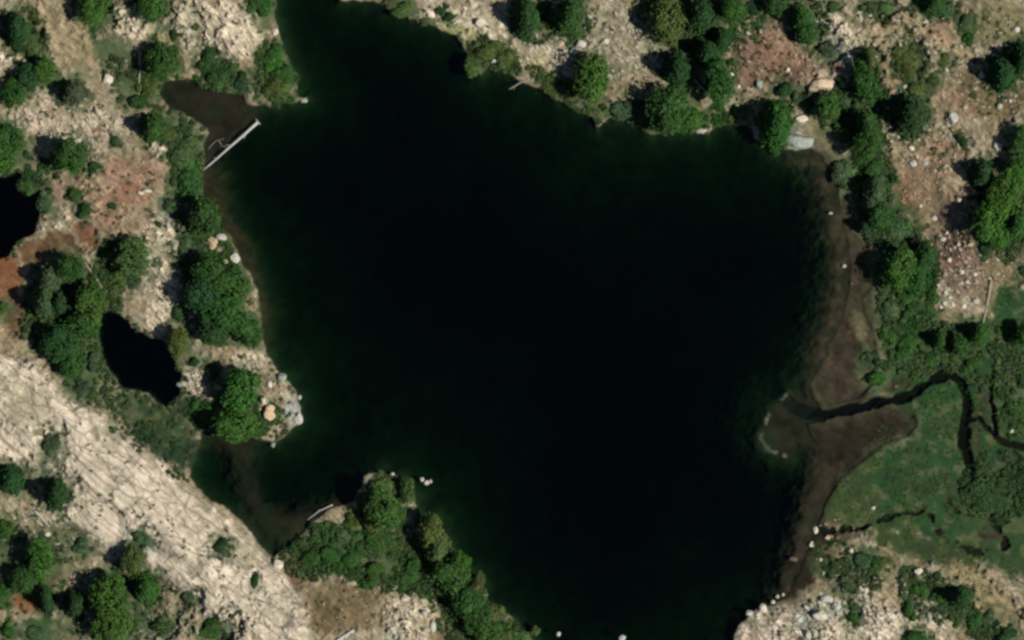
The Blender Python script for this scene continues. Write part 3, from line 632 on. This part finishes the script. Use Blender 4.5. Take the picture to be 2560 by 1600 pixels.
def tube(path, radii, seg=7):
    V, F = [], []
    path = [np.array(p, float) for p in path]
    for i, p in enumerate(path):
        t = path[min(i + 1, len(path) - 1)] - path[max(i - 1, 0)]; t /= np.linalg.norm(t) + 1e-9
        a = np.cross(t, (0.31, .17, .93)) if abs(t[2]) < .9 else np.cross(t, (1, 0, 0)); a /= np.linalg.norm(a); b = np.cross(t, a)
        for k in range(seg):
            an = 2 * pi * k / seg; V.append(p + (a * cos(an) + b * sin(an)) * radii[i])
    for i in range(len(path) - 1):
        for k in range(seg):
            F.append((i * seg + k, i * seg + (k + 1) % seg, (i + 1) * seg + (k + 1) % seg, (i + 1) * seg + k))
    F.append(tuple(range(seg))[::-1]); F.append(tuple(range((len(path) - 1) * seg, len(path) * seg)))
    return V, F
def merge(parts):
    V, F = [], []
    for v, f in parts:
        o = len(V); V += list(v); F += [tuple(i + o for i in q) for q in f]
    return V, F
def trunk_proto(seed, limbs):     # unit tree: height 1, crown centre about .6
    r = random.Random(seed)
    parts = [tube([(0, 0, -.06), (.01, 0, .2), (-.01, .015, .45), (.01, 0, .7), (0, 0, .86)], [.04, .03, .024, .014, .004])]
    for i in range(limbs):
        a = i * 2.4 + r.random(); h = .32 + .4 * i / limbs; ln = .22 * (1.1 - h * .5)
        parts.append(tube([(0, 0, h), (cos(a) * ln * .5, sin(a) * ln * .5, h + .07), (cos(a) * ln, sin(a) * ln, h + .11)], [.013, .009, .003], 5))
    return merge(parts)
BROAD = [proto_mesh('crown', crown_proto(100 + i, 'broad'), M_LEAF) for i in range(8)]
CONI = [proto_mesh('crown', crown_proto(200 + i, 'conifer', 4600, .07), M_NEEDLE) for i in range(4)]
SHRUB = [proto_mesh('shrub', crown_proto(300 + i, 'shrub', 1500, .1), M_LEAF) for i in range(5)]
TRUNK = []
for i in range(3):
    V, F = trunk_proto(40 + i, 5 + i); o = mesh_obj('trunk', V, F, M_BARK, smooth_shade=True); TRUNK.append(o.data); bpy.data.objects.remove(o)

TONE = {'bright': (.035, .094, .013), 'mid': (.026, .073, .013), 'dark': (.018, .050, .014), 'olive': (.055, .084, .021), 'grey': (.042, .074, .028)}
WORD = {'bright': 'bright green', 'mid': 'deep green', 'dark': 'dark green', 'olive': 'olive green', 'grey': 'grey green'}
LAND = [('the bleached log', 575, 365), ('the oval black pond', 345, 895), ('the western border pond', 40, 540), ('the muddy brown cove', 490, 250),
 ('the peninsula tip', 740, 1040), ('the pale bedrock slab', 380, 1230), ('the bushy point', 950, 1220), ('the big pink boulder', 2052, 212),
 ('the stream mouth', 1990, 1030), ('the main stream bend', 2385, 940), ('the southeast white outcrop', 1900, 1570), ('the rose-brown stony slope', 2385, 640),
 ('the north shore ledge', 1130, 50), ('the grey-green hollow', 280, 130), ('the meadow log', 2465, 755), ('the rusty bare soil patch', 15, 700),
 ('the south pale outcrop', 1035, 1545), ('the grey stone clearing', 1540, 130), ('the curved ditch', 2440, 1370), ('the white shore slab', 1754, 327),
 ('the southeast sandy patch', 2470, 1490), ('the pale slanting rock band', 2105, 80), ('the southwest red soil', 85, 1500), ('the west bank boulders', 570, 620)]
def direction(dx, dy):
    a = math.degrees(math.atan2(-dy, dx)) % 360
    return ['east', 'northeast', 'north', 'northwest', 'west', 'southwest', 'south', 'southeast'][int((a + 22.5) // 45) % 8]
ORD = [w + ' closest' for w in 'the second third fourth fifth sixth seventh eighth ninth tenth eleventh twelfth'.split()]
def make_labels(items):       # items: (look words, x, y, radius) -> one label each
    near = []
    for look, x, y, r in items:
        ls = sorted((math.hypot(x - lx, y - ly), n, lx, ly) for n, lx, ly in LAND)
        d, n, lx, ly = ls[0]
        if d < 28: rel = 'right beside ' + n
        else: rel = ('just ' if d < 75 else '') + direction(x - lx, y - ly) + ' of ' + n
        near.append([look, rel, d, r])
    out = [None] * len(items)
    groups = {}
    for i, (look, rel, d, r) in enumerate(near): groups.setdefault((look, rel), []).append(i)
    for (look, rel), idx in groups.items():
        if len(idx) == 1: out[idx[0]] = look + ' ' + rel; continue
        for k, i in enumerate(sorted(idx, key=lambda i: near[i][2])):
            out[i] = look + ' ' + rel + ', ' + ORD[min(k, 11)]
    return out

def size_word(k, r):
    if k == 's': return 'tiny' if r < 13 else 'small' if r < 21 else 'spreading' if r > 29 else 'medium'
    return 'slim' if r < 23 else 'large' if r > 35 else 'mid-sized'
items = []
for k, tone, x, y, rx, ry in ent:
    noun = {'b': 'round-crowned tree', 'c': 'conifer', 's': 'shrub'}[k]
    items.append((f'{size_word(k, (rx + ry) / 2)} {WORD[tone]} {noun}', x, y, rx))
labels = make_labels(items)
for i, (k, tone, px, py, rx, ry) in enumerate(ent):
    x, y = wx(px), wy(py); ax, ay = rx * PX, ry * PX; r = (ax + ay) / 2
    g = max(gz(x, y), 0.02)
    c = np.array(TONE[tone]) * np.array([R.uniform(.85, 1.18), R.uniform(.88, 1.12), R.uniform(.85, 1.15)])
    col = (*c, 1)
    rot = R.choice([0, 1, 2, 3]) * pi / 2
    if k == 's':
        m = SHRUB[i % 5]; o = bpy.data.objects.new('shrub', m); COL.objects.link(o)
        o.location = (x, y, g - .05); o.rotation_euler.z = rot
        sx, sy = (ax, ay) if int(round(rot / (pi / 2))) % 2 == 0 else (ay, ax)
        o.scale = (sx * 1.36, sy * 1.36, min(r, 1.9) * R.uniform(.95, 1.3)); o.color = col
        tag(o, labels[i], 'shrub', 'shrubs around the lake')
    else:
        t = empty('round_tree' if k == 'b' else 'conifer_tree', (x, y, g - .05))
        tag(t, labels[i], 'tree', 'broad-crowned trees around the lake' if k == 'b' else 'conifers around the lake')
        H = r * (1.85 if k == 'b' else 2.3) + 1.5
        H *= R.uniform(.92, 1.12)
        tr = bpy.data.objects.new('trunk', TRUNK[i % 3]); COL.objects.link(tr); tr.parent = t
        tr.scale = (H * .9, H * .9, H * .95)
        cr = bpy.data.objects.new('crown', (BROAD if k == 'b' else CONI)[i % (8 if k == 'b' else 4)]); COL.objects.link(cr); cr.parent = t
        sx, sy = (ax, ay) if int(round(rot / (pi / 2))) % 2 == 0 else (ay, ax)
        if k == 'b':
            hz = min(r * .95, H * .45); cr.location = (0, 0, H - hz * .95); cr.scale = (sx * 1.22, sy * 1.2, hz)
        else:
            hz = (H - .5) / 2.3; cr.location = (0, 0, .5 + hz); cr.scale = (sx * 1.34, sy * 1.34, hz)
        cr.rotation_euler.z = rot + R.uniform(-.35, .35); cr.color = col

# ------------------------------------------------------------------ boulders
M_STONE = stone_material()
def boulder_proto(seed):
    import bmesh
    rg = np.random.default_rng(seed)
    bm = bmesh.new(); bmesh.ops.create_icosphere(bm, subdivisions=3, radius=1)
    planes = [(lambda d: d / np.linalg.norm(d))(rg.normal(size=3)) for _ in range(11)]
    offs = rg.uniform(.6, .92, 11)
    for v in bm.verts:
        p = np.array(v.co)
        for n_, o_ in zip(planes, offs):
            dd = p @ n_ - o_
            if dd > 0: p = p - n_ * dd * .9
        p = p * (1 + .05 * math.sin(p[0] * 7 + seed) * math.cos(p[1] * 6))
        v.co = p
    me = bpy.data.meshes.new('boulder'); bm.to_mesh(me); bm.free(); me.materials.append(M_STONE)
    return me
BOULD = [boulder_proto(500 + i) for i in range(7)]
SC = {'white': (186,181,166), 'pale': (200,190,168), 'tan': (190,165,130), 'grey': (150,158,142), 'pink': (204,178,150), 'brown': (105,90,72)}
BOULDERS = '''pale 270 199 14 15|pink 2052 212 36 21|grey 1999 352 36 20|pale 2004 296 17 10|white 2452 188 8 10|white 2380 297 13 15|white 2539 75 9 8|white 2497 267 7 9|white 2523 254 6 6|pale 2491 366 11 12|white 2261 217 6 6|white 2364 177 6 6|white 2312 57 8 7|white 2174 40 5 5|white 2145 33 6 5|pale 1968 175 7 7|pale 2277 370 8 8|white 2282 408 10 9|white 2311 408 10 6|white 2335 545 8 7|white 2388 578 7 6|white 2357 598 8 7|pale 2365 582 5 5|pale 2394 612 5 5|pale 2372 649 6 7|pale 2402 680 8 6|white 2417 704 6 6|pale 2436 686 6 5|white 2362 733 6 9|white 2373 744 6 6|pale 2360 757 6 7|white 2439 752 9 7|pale 2408 766 7 6|pale 2351 769 6 5|grey 2110 665 6 5|grey 2076 533 6 4|brown 2129 708 5 4|white 553 594 14 11|white 588 643 13 15|tan 531 608 16 16|white 487 497 8 7|tan 561 655 9 7|grey 450 961 9 8|grey 705 946 13 14|white 674 962 7 11|pale 659 1000 6 6|tan 674 1031 18 20|white 747 1046 12 15|white 749 994 5 6|grey 683 1112 6 8|pale 702 983 5 5|white 981 1188 6 10|white 1055 1199 6 6|white 1066 1207 7 6|white 1076 1203 5 5|white 1396 1585 6 6|white 1556 1596 9 10|white 1874 1534 12 9|pale 1907 1522 10 14|pale 2039 1326 7 10|pale 2030 1361 9 8|tan 2069 1343 7 6|brown 2095 1343 7 6|white 2183 1270 6 6|pale 2126 1375 8 8|brown 1983 1398 11 7|pale 2051 1399 5 5|grey 2058 1433 5 5|white 1944 1491 5 5|white 1958 1487 4 4|white 1932 1505 6 6|white 2015 1517 8 7|white 2065 1497 16 11|pale 2296 1426 13 9|white 2090 1516 13 10|pale 2050 1537 20 12|white 2018 1586 8 10|white 1754 327 15 8|grey 1898 212 10 16|white 1843 267 7 7|pale 1829 185 5 7|pale 1846 217 5 5|white 1869 85 6 5|pale 1902 79 5 5|white 1452 111 14 12|pale 1513 103 12 10|grey 760 252 9 7|pale 688 80 9 10|pale 1198 57 12 10|white 2531 1078 7 6|white 1082 1565 9 15|pale 694 1412 15 16|pale 1012 1497 12 8|white 1062 1530 8 8|tan 1402 110 10 8|white 1435 128 14 8|brown 2240 965 6 4|pale 160 340 9 9|pale 195 352 11 8|white 316 152 5 6|pale 368 478 12 6|pale 354 482 9 5|white 108 572 5 5|white 140 566 5 6|pale 120 1335 9 6|white 420 1570 9 7|white 1235 152 9 6|pale 2395 500 6 6|white 2301 514 5 5|pale 2380 762 6 5'''
bent = []
for e in BOULDERS.split('|'):
    c, *q = e.split(); bent.append((c, *map(float, q)))
bitems = []
for c, x, y, rx, ry in bent:
    sz = 'very large' if rx > 28 else 'large' if rx > 15 else 'medium' if rx > 9 else 'small' if rx > 5.5 else 'tiny'
    shp = 'elongated ' if max(rx, ry) / min(rx, ry) > 1.45 else 'flat ' if rx > 28 else ''
    bitems.append((f'{sz} {shp}{c} boulder', x, y, rx))
blabels = make_labels(bitems)
for i, (c, px, py, rx, ry) in enumerate(bent):
    x, y = wx(px), wy(py); ax, ay = rx * PX * .95, ry * PX * .95; r = (ax + ay) / 2
    o = bpy.data.objects.new('boulder', BOULD[i % 7]); COL.objects.link(o)
    g = gz(x, y); hz = min(r * .8, 1.1)
    g = max(g, -hz * .35)
    o.location = (x, y, g + hz * .3); rot = R.choice([0, 1]) * pi + R.uniform(-.1, .1); o.rotation_euler.z = rot
    o.scale = (ax * 1.1, ay * 1.1, hz)
    cc_ = alb(SC[c]) * R.uniform(.92, 1.08); o.color = (*np.clip(cc_, 0, .8), 1)
    tag(o, blabels[i], 'boulder', 'boulders around the lake')

# ------------------------------------------------------------------ dead wood
M_BLEACH = wood_material('bleached_wood', (.27, .26, .22), (.52, .50, .44))
M_OLD = wood_material('old_wood', (.16, .13, .09), (.34, .29, .21))
def fallen_log(pts, r0, r1, mat, label, stubs=3, name='fallen_log', zoff=None, roots=False):
    P = [(wx(a), wy(b)) for a, b in pts]
    o0 = np.array(P[0]); rr = random.Random(int(pts[0][0]))
    path = []
    zs = [max(gz(px, py), 0.0) for px, py in P]
    n = 9
    for i in range(n):
        t = i / (n - 1) * (len(P) - 1); j = min(int(t), len(P) - 2); f = t - j
        x = P[j][0] * (1 - f) + P[j + 1][0] * f; y = P[j][1] * (1 - f) + P[j + 1][1] * f
        zz = zs[j] * (1 - f) + zs[j + 1] * f + r0 * .6 + (zoff or 0)
        path.append((x - o0[0] + rr.uniform(-.05, .05), y - o0[1] + rr.uniform(-.05, .05), zz))
    rad = [r0 + (r1 - r0) * i / (n - 1) for i in range(n)]
    e = empty(name, (o0[0], o0[1], 0)); tag(e, label, 'log', 'fallen logs around the lake')
    V, F = tube(path, rad, 8); mesh_obj('stem', V, F, mat, e, True)
    for s in range(stubs):
        i = rr.randrange(2, n - 1); p = np.array(path[i]); q = np.array(path[min(i + 1, n - 1)]) - np.array(path[i - 1]); q /= np.linalg.norm(q)
        side = np.array([-q[1], q[0], .25]) * rr.choice([-1, 1]); ln = rr.uniform(.5, 1.0) * (r0 * 5)
        V, F = tube([p, p + (side * .6 + q * .4) * ln * .5, p + (side * .7 + q * .8) * ln], [rad[i] * .5, rad[i] * .35, .02], 6)
        mesh_obj('branch_stub', V, F, mat, e, True)
    if roots:
        p = np.array(path[0]); q = p - np.array(path[1]); q /= np.linalg.norm(q)
        parts = []
        for s in range(5):
            a = s / 5 * 2 * pi; dv = np.array([-q[1] * cos(a), q[0] * cos(a), sin(a) * .7])
            parts.append(tube([p, p + dv * r0 * 1.3 + q * r0 * .4, p + dv * r0 * 2.6 + q * r0 * .5], [r0 * .7, r0 * .4, .03], 6))
        V, F = merge(parts); mesh_obj('root_plate', V, F, mat, e, True)
    return e
fallen_log([(644,306),(600,345),(555,385),(508,426)], .34, .13, M_BLEACH, 'long bleached white log lying across the mouth of the muddy cove', 3, roots=True)
fallen_log([(1326,196),(1300,207),(1272,224)], .2, .1, M_OLD, 'thin grey driftwood log reaching into the lake from the north shore', 2)
fallen_log([(2476,700),(2468,750),(2456,812)], .34, .22, M_OLD, 'straw-coloured fallen log at the top of the meadow', 1)
fallen_log([(886,1574),(862,1588),(836,1606)], .42, .3, M_BLEACH, 'short thick white log on the bottom border', 1)
fallen_log([(706,1452),(726,1470),(748,1500)], .26, .14, M_BLEACH, 'curved white log lying along the lower edge of the bedrock slab', 0)
fallen_log([(88,1276),(106,1294),(126,1314)], .24, .15, M_BLEACH, 'upper of two parallel white logs on the western rock', 0)
fallen_log([(72,1284),(90,1298),(108,1313)], .2, .12, M_BLEACH, 'lower of two parallel white logs on the western rock', 0)
fallen_log([(352,128),(350,180),(348,238)], .26, .16, M_OLD, 'pale straight log running downhill beside the grey-green hollow', 1)
fallen_log([(212,655),(240,695),(268,736)], .2, .1, M_OLD, 'thin grey dead log between the trees north of the oval pond', 1)
fallen_log([(545,350),(556,366),(575,372)], .07, .03, M_OLD, 'thin forked branch lying just behind the bleached log', 2, name='branch')
fallen_log([(520,372),(540,352),(560,346)], .07, .03, M_OLD, 'broken grey branch between the mud and the bleached log', 2, name='branch')
fallen_log([(1736,200),(1750,216),(1766,232)], .24, .14, M_OLD, 'pale log between the two dark conifers north of the sandy patch', 1)
fallen_log([(1496,316),(1512,300),(1528,290)], .16, .08, M_OLD, 'grey driftwood snag on the north shore point', 2)
fallen_log([(832,1262),(800,1276),(768,1300)], .13, .06, M_BLEACH, 'thin pale stick on the mud rim west of the bushy point', 2, name='branch')
fallen_log([(2040,32),(2052,50),(2066,62)], .2, .1, M_BLEACH, 'short white log at the head of the slanting rock band', 1)

# ------------------------------------------------------------------ what nobody could count
def scatter(zones, seed):
    rg = np.random.default_rng(seed); out = []
    for cx, cy, rx, ry, ang, n, tone, s0, s1 in zones:
        a = radians(ang); m = int(n)
        rr = np.sqrt(rg.random(m)); th = rg.random(m) * 2 * pi
        u = rr * np.cos(th) * rx; v = rr * np.sin(th) * ry
        px = cx + u * cos(a) - v * sin(a); py = cy + u * sin(a) + v * cos(a)
        for x_, y_ in zip(px, py): out.append((x_, y_, tone, rg.uniform(s0, s1)))
    return out
def undergrowth(name, zones, seed, label, per=26, need_land=.1, flatz=.8):
    rg = np.random.default_rng(seed)
    pts = scatter(zones, seed)
    x = np.array([wx(p[0]) for p in pts]); y = np.array([wy(p[1]) for p in pts])
    gz_, sd_, rk_, _ = gz_arr(x, y)
    clump = fbm(x * .45, y * .45, 3, seed); patch = fbm(x * .2, y * .2, 3, seed + 5)
    P, N, C, SZ = [], [], [], []
    for i, p in enumerate(pts):
        if sd_[i] < need_land or clump[i] < .40: continue
        s = p[3]; mixk = np.clip((patch[i] - .38) / .24, 0, 1); base_c = (np.array(TONE[p[2]]) * (1 - mixk) + np.array(TONE['grey' if i % 3 else 'olive']) * mixk) * rg.uniform(.6, 1.2)
        d = rg.normal(size=(per, 3)); d[:, 2] = np.abs(d[:, 2]); d /= np.linalg.norm(d, axis=1, keepdims=True)
        q = np.array([x[i], y[i], gz_[i]]) + d * (s * (1 - .4 * rg.random(per) ** 2))[:, None] * np.array([1, 1, flatz])
        P.append(q); N.append(d + np.array([0, 0, .3])); C.append(base_c * rg.uniform(.85, 1.15, (per, 1))); SZ.append(np.full(per, s * .32))
    P = np.concatenate(P); N = np.concatenate(N); C = np.concatenate(C); SZ = np.concatenate(SZ)
    V, F, Cc = quad_cloud(P, N, SZ, C, .45, rg)
    o = mesh_obj(name, V, F, M_UNDER, color=Cc); tag(o, label, name.replace('_', ' '), kind='stuff'); return o
SEED = [(cx, cy, rx * 1.5 + 6, ry * 1.5 + 6, 0, 2 + rx * ry / 90, tone, .25, .7) for k, tone, cx, cy, rx, ry in ent if rx > 11]
M_UNDER = tint_material('scrub_leaves', .8, 1.2)
undergrowth('undergrowth', [(400,1080,170,80,40,260,'dark',.3,.65),(490,1030,80,45,30,60,'dark',.3,.6),(240,940,60,100,-30,150,'grey',.35,.8),(520,640,70,240,-8,420,'mid',.4,.95),(470,420,45,95,-10,160,'grey',.4,.8),
  (440,330,100,50,35,170,'grey',.3,.7),(320,190,60,70,0,130,'grey',.35,.8),(180,790,130,120,0,420,'mid',.4,.95),(300,660,70,70,0,160,'olive',.4,.8),(60,440,90,60,0,110,'mid',.4,.8),(65,100,60,80,0,120,'olive',.35,.7),
  (560,195,60,45,30,110,'mid',.35,.8),(690,190,45,90,-20,170,'mid',.35,.8),(600,1040,100,55,0,190,'bright',.35,.8),(700,1060,50,40,0,60,'grey',.3,.6),
  (960,1400,250,75,12,900,'mid',.4,.95),(1180,1525,130,95,42,620,'mid',.45,1.0),(960,1260,70,80,0,260,'olive',.4,.85),(780,1400,90,50,5,150,'mid',.35,.8)], 701, 'low dark green scrub and willow on the west and south banks')
undergrowth('undergrowth', [(1440,245,150,30,32,260,'olive',.35,.75),(1690,290,170,40,5,320,'mid',.35,.8),(1240,140,75,35,28,170,'olive',.35,.8),(1770,60,140,75,0,220,'mid',.35,.8),(1340,50,70,60,0,120,'mid',.35,.8),(1440,50,45,60,0,80,'mid',.35,.8),
  (2150,270,70,110,0,300,'mid',.4,.9),(2070,260,60,50,0,120,'grey',.35,.7),(2190,490,55,140,-10,420,'mid',.45,1.0),(2265,700,80,130,0,520,'mid',.45,1.0),(2300,870,130,70,0,560,'mid',.45,1.0),(2520,540,50,120,0,200,'mid',.4,.9),
  (2490,900,90,90,0,260,'mid',.4,.9),(2490,1220,90,90,0,420,'dark',.4,.9),(2530,1040,40,60,0,100,'mid',.4,.8),(2330,1490,110,50,35,260,'grey',.35,.75),(2440,1560,90,34,30,180,'grey',.35,.75),(2130,1440,80,40,20,130,'grey',.35,.75),(2080,1380,60,40,0,70,'mid',.3,.6),
  (2330,20,80,30,0,80,'grey',.35,.7),(2030,50,50,60,0,90,'mid',.35,.8),(2270,160,50,55,0,90,'olive',.35,.7),(1760,170,80,80,0,130,'mid',.35,.8)], 702, 'low scrub and thicket on the north and east banks')
undergrowth('undergrowth', [(170,300,170,70,8,60,'grey',.25,.55),(540,70,120,90,15,60,'olive',.2,.5),(300,480,120,90,0,80,'olive',.25,.5),(400,640,60,130,-10,60,'grey',.25,.5),(250,1200,230,120,38,110,'olive',.2,.5),(560,1420,130,90,40,80,'grey',.2,.5),
  (120,1330,110,60,30,90,'grey',.25,.55),(1150,35,170,50,22,50,'olive',.2,.45),(1530,120,160,110,0,90,'olive',.2,.45),(1890,150,70,110,0,70,'grey',.25,.5),(2250,90,130,60,20,110,'olive',.25,.5),(2470,150,100,140,0,150,'grey',.25,.55),(2310,340,120,80,20,110,'olive',.25,.55),
  (2385,640,70,120,-35,50,'olive',.2,.45),(2060,1560,160,60,0,80,'grey',.2,.5),(870,1520,120,70,0,50,'olive',.2,.45),(640,960,60,110,-25,50,'grey',.2,.5),(300,1530,200,80,0,160,'mid',.3,.7),(60,1430,120,110,0,140,'mid',.3,.7)], 703, 'scattered dwarf bushes between the rocks', per=20)
def along(pts, n, tone, step=0, spread=12):      # growth hanging over a bank
    out = []
    for i in range(len(pts)):
        (x0, y0), (x1, y1) = pts[i], pts[(i + 1) % len(pts)]
        k = max(1, int(math.hypot(x1 - x0, y1 - y0) / 14))
        for q in range(k):
            t = (q + .5) / k; out.append((x0 + (x1 - x0) * t, y0 + (y1 - y0) * t, spread, spread, 0, n, tone, .25, .6))
    return out
SEED += along(OVAL_POND, 4, 'mid') + along(EDGE_POND, 3, 'mid') + along(COVE, 4, 'mid', spread=16)
SEED += along([(645,740),(668,890),(741,984),(690,1102),(600,1090),(560,1072)], 1, 'grey') + along(LAKE[-24:-6], 1, 'olive')
undergrowth('undergrowth', SEED, 705, 'low growth gathered round the trees and shrubs')
RIM = []
for q in range(46):
    a_ = q / 46 * 2 * pi; RIM.append((1280 + cos(a_) * 1950, 800 + sin(a_) * 1500, 330, 330, 0, 46, ('mid', 'olive', 'grey', 'dark')[q % 4], .5, 1.7))
undergrowth('undergrowth', RIM, 706, 'bushes spread over the open ground beyond the lake basin')
undergrowth('grass', [(2330,1130,160,190,10,900,'bright',.2,.42),(2250,1260,170,90,15,500,'olive',.2,.4),(2520,800,70,70,0,200,'mid',.2,.42),(2440,1420,120,60,20,260,'olive',.2,.38),(2350,960,120,60,0,220,'mid',.2,.4)], 704, 'rough green grass tussocks in the wet meadow', per=12, flatz=.55)

def scree(zones, seed, label):
    rg = np.random.default_rng(seed)
    pts = scatter(zones, seed)
    x = np.array([wx(p[0]) for p in pts]); y = np.array([wy(p[1]) for p in pts])
    gz_, sd_, rk_, tn_ = gz_arr(x, y)
    ico = [(0,0,1),(.894,0,.447),(.276,.851,.447),(-.724,.526,.447),(-.724,-.526,.447),(.276,-.851,.447),(.724,.526,-.447),(-.276,.851,-.447),(-.894,0,-.447),(-.276,-.851,-.447),(.724,-.526,-.447),(0,0,-1)]
    icf = [(0,1,2),(0,2,3),(0,3,4),(0,4,5),(0,5,1),(1,6,2),(2,7,3),(3,8,4),(4,9,5),(5,10,1),(6,7,2),(7,8,3),(8,9,4),(9,10,5),(10,6,1),(11,7,6),(11,8,7),(11,9,8),(11,10,9),(11,6,10)]
    ico = np.array(ico); V, F, C = [], [], []
    for i, p in enumerate(pts):
        if sd_[i] < .2: continue
        
        if rg.random() < .5: continue
        s = p[3] * (.55 + .9 * rg.random() ** 2.5); a = radians(-40) + rg.normal() * .5
        q = ico * rg.uniform(.7, 1.2, (12, 1)) * np.array([s * 1.4, s * .85, s * .55])
        q = np.stack([q[:, 0] * cos(a) - q[:, 1] * sin(a), q[:, 0] * sin(a) + q[:, 1] * cos(a), q[:, 2]], 1) + np.array([x[i], y[i], gz_[i] + s * .15])
        o_ = len(V) * 12; V.append(q); F += [(f[0] + o_, f[1] + o_, f[2] + o_) for f in icf]
        k = (alb(SC[p[2]]) * .45 + tn_[i] * .55) * rg.uniform(.75, 1.15); C.append(np.repeat(k[None], 12, 0))
    o = mesh_obj('rubble', np.concatenate(V), F, M_SCREE, color=np.concatenate(C)); tag(o, label, 'rubble', kind='stuff'); return o
M_SCREE = tint_material('loose_stone', .9, 3.0)
scree([(170,300,170,65,8,480,'pale',.22,.5),(540,70,125,90,15,260,'pale',.2,.42),(300,470,110,90,0,240,'tan',.2,.42),(400,650,50,130,-12,260,'pale',.2,.45),(640,960,50,100,-28,150,'pale',.2,.4),(480,950,40,50,-40,70,'pale',.2,.4),
  (640,1520,120,80,42,120,'pale',.2,.42),(120,1290,120,60,30,160,'pale',.2,.42),(330,1540,150,60,10,120,'grey',.2,.4),(1030,1545,80,70,35,150,'pale',.22,.5),(870,1520,100,60,0,60,'tan',.18,.32)], 801, 'pale broken stones lying about the western rocks')
scree([(1530,120,165,110,0,520,'pale',.2,.46),(1350,140,70,55,0,140,'pale',.2,.42),(1150,40,170,50,22,160,'pale',.2,.42),(1890,140,75,110,0,200,'tan',.2,.4),(2105,80,120,30,42,130,'pale',.2,.45),(2250,90,130,60,20,220,'pale',.2,.42),(2470,180,110,140,0,260,'pale',.18,.38),
  (2310,350,120,80,20,320,'pale',.2,.46),(2300,460,60,70,0,110,'tan',.2,.4),(2385,660,65,110,-30,330,'pale',.2,.4),(2480,660,90,40,0,90,'pale',.2,.38),(2060,1560,170,60,0,230,'pale',.24,.6),(2250,1520,120,60,30,230,'pale',.2,.45),(2080,1350,80,60,0,60,'tan',.15,.3),(1990,130,70,70,0,120,'tan',.2,.4)], 802, 'pale broken stones lying about the northern and eastern slopes')
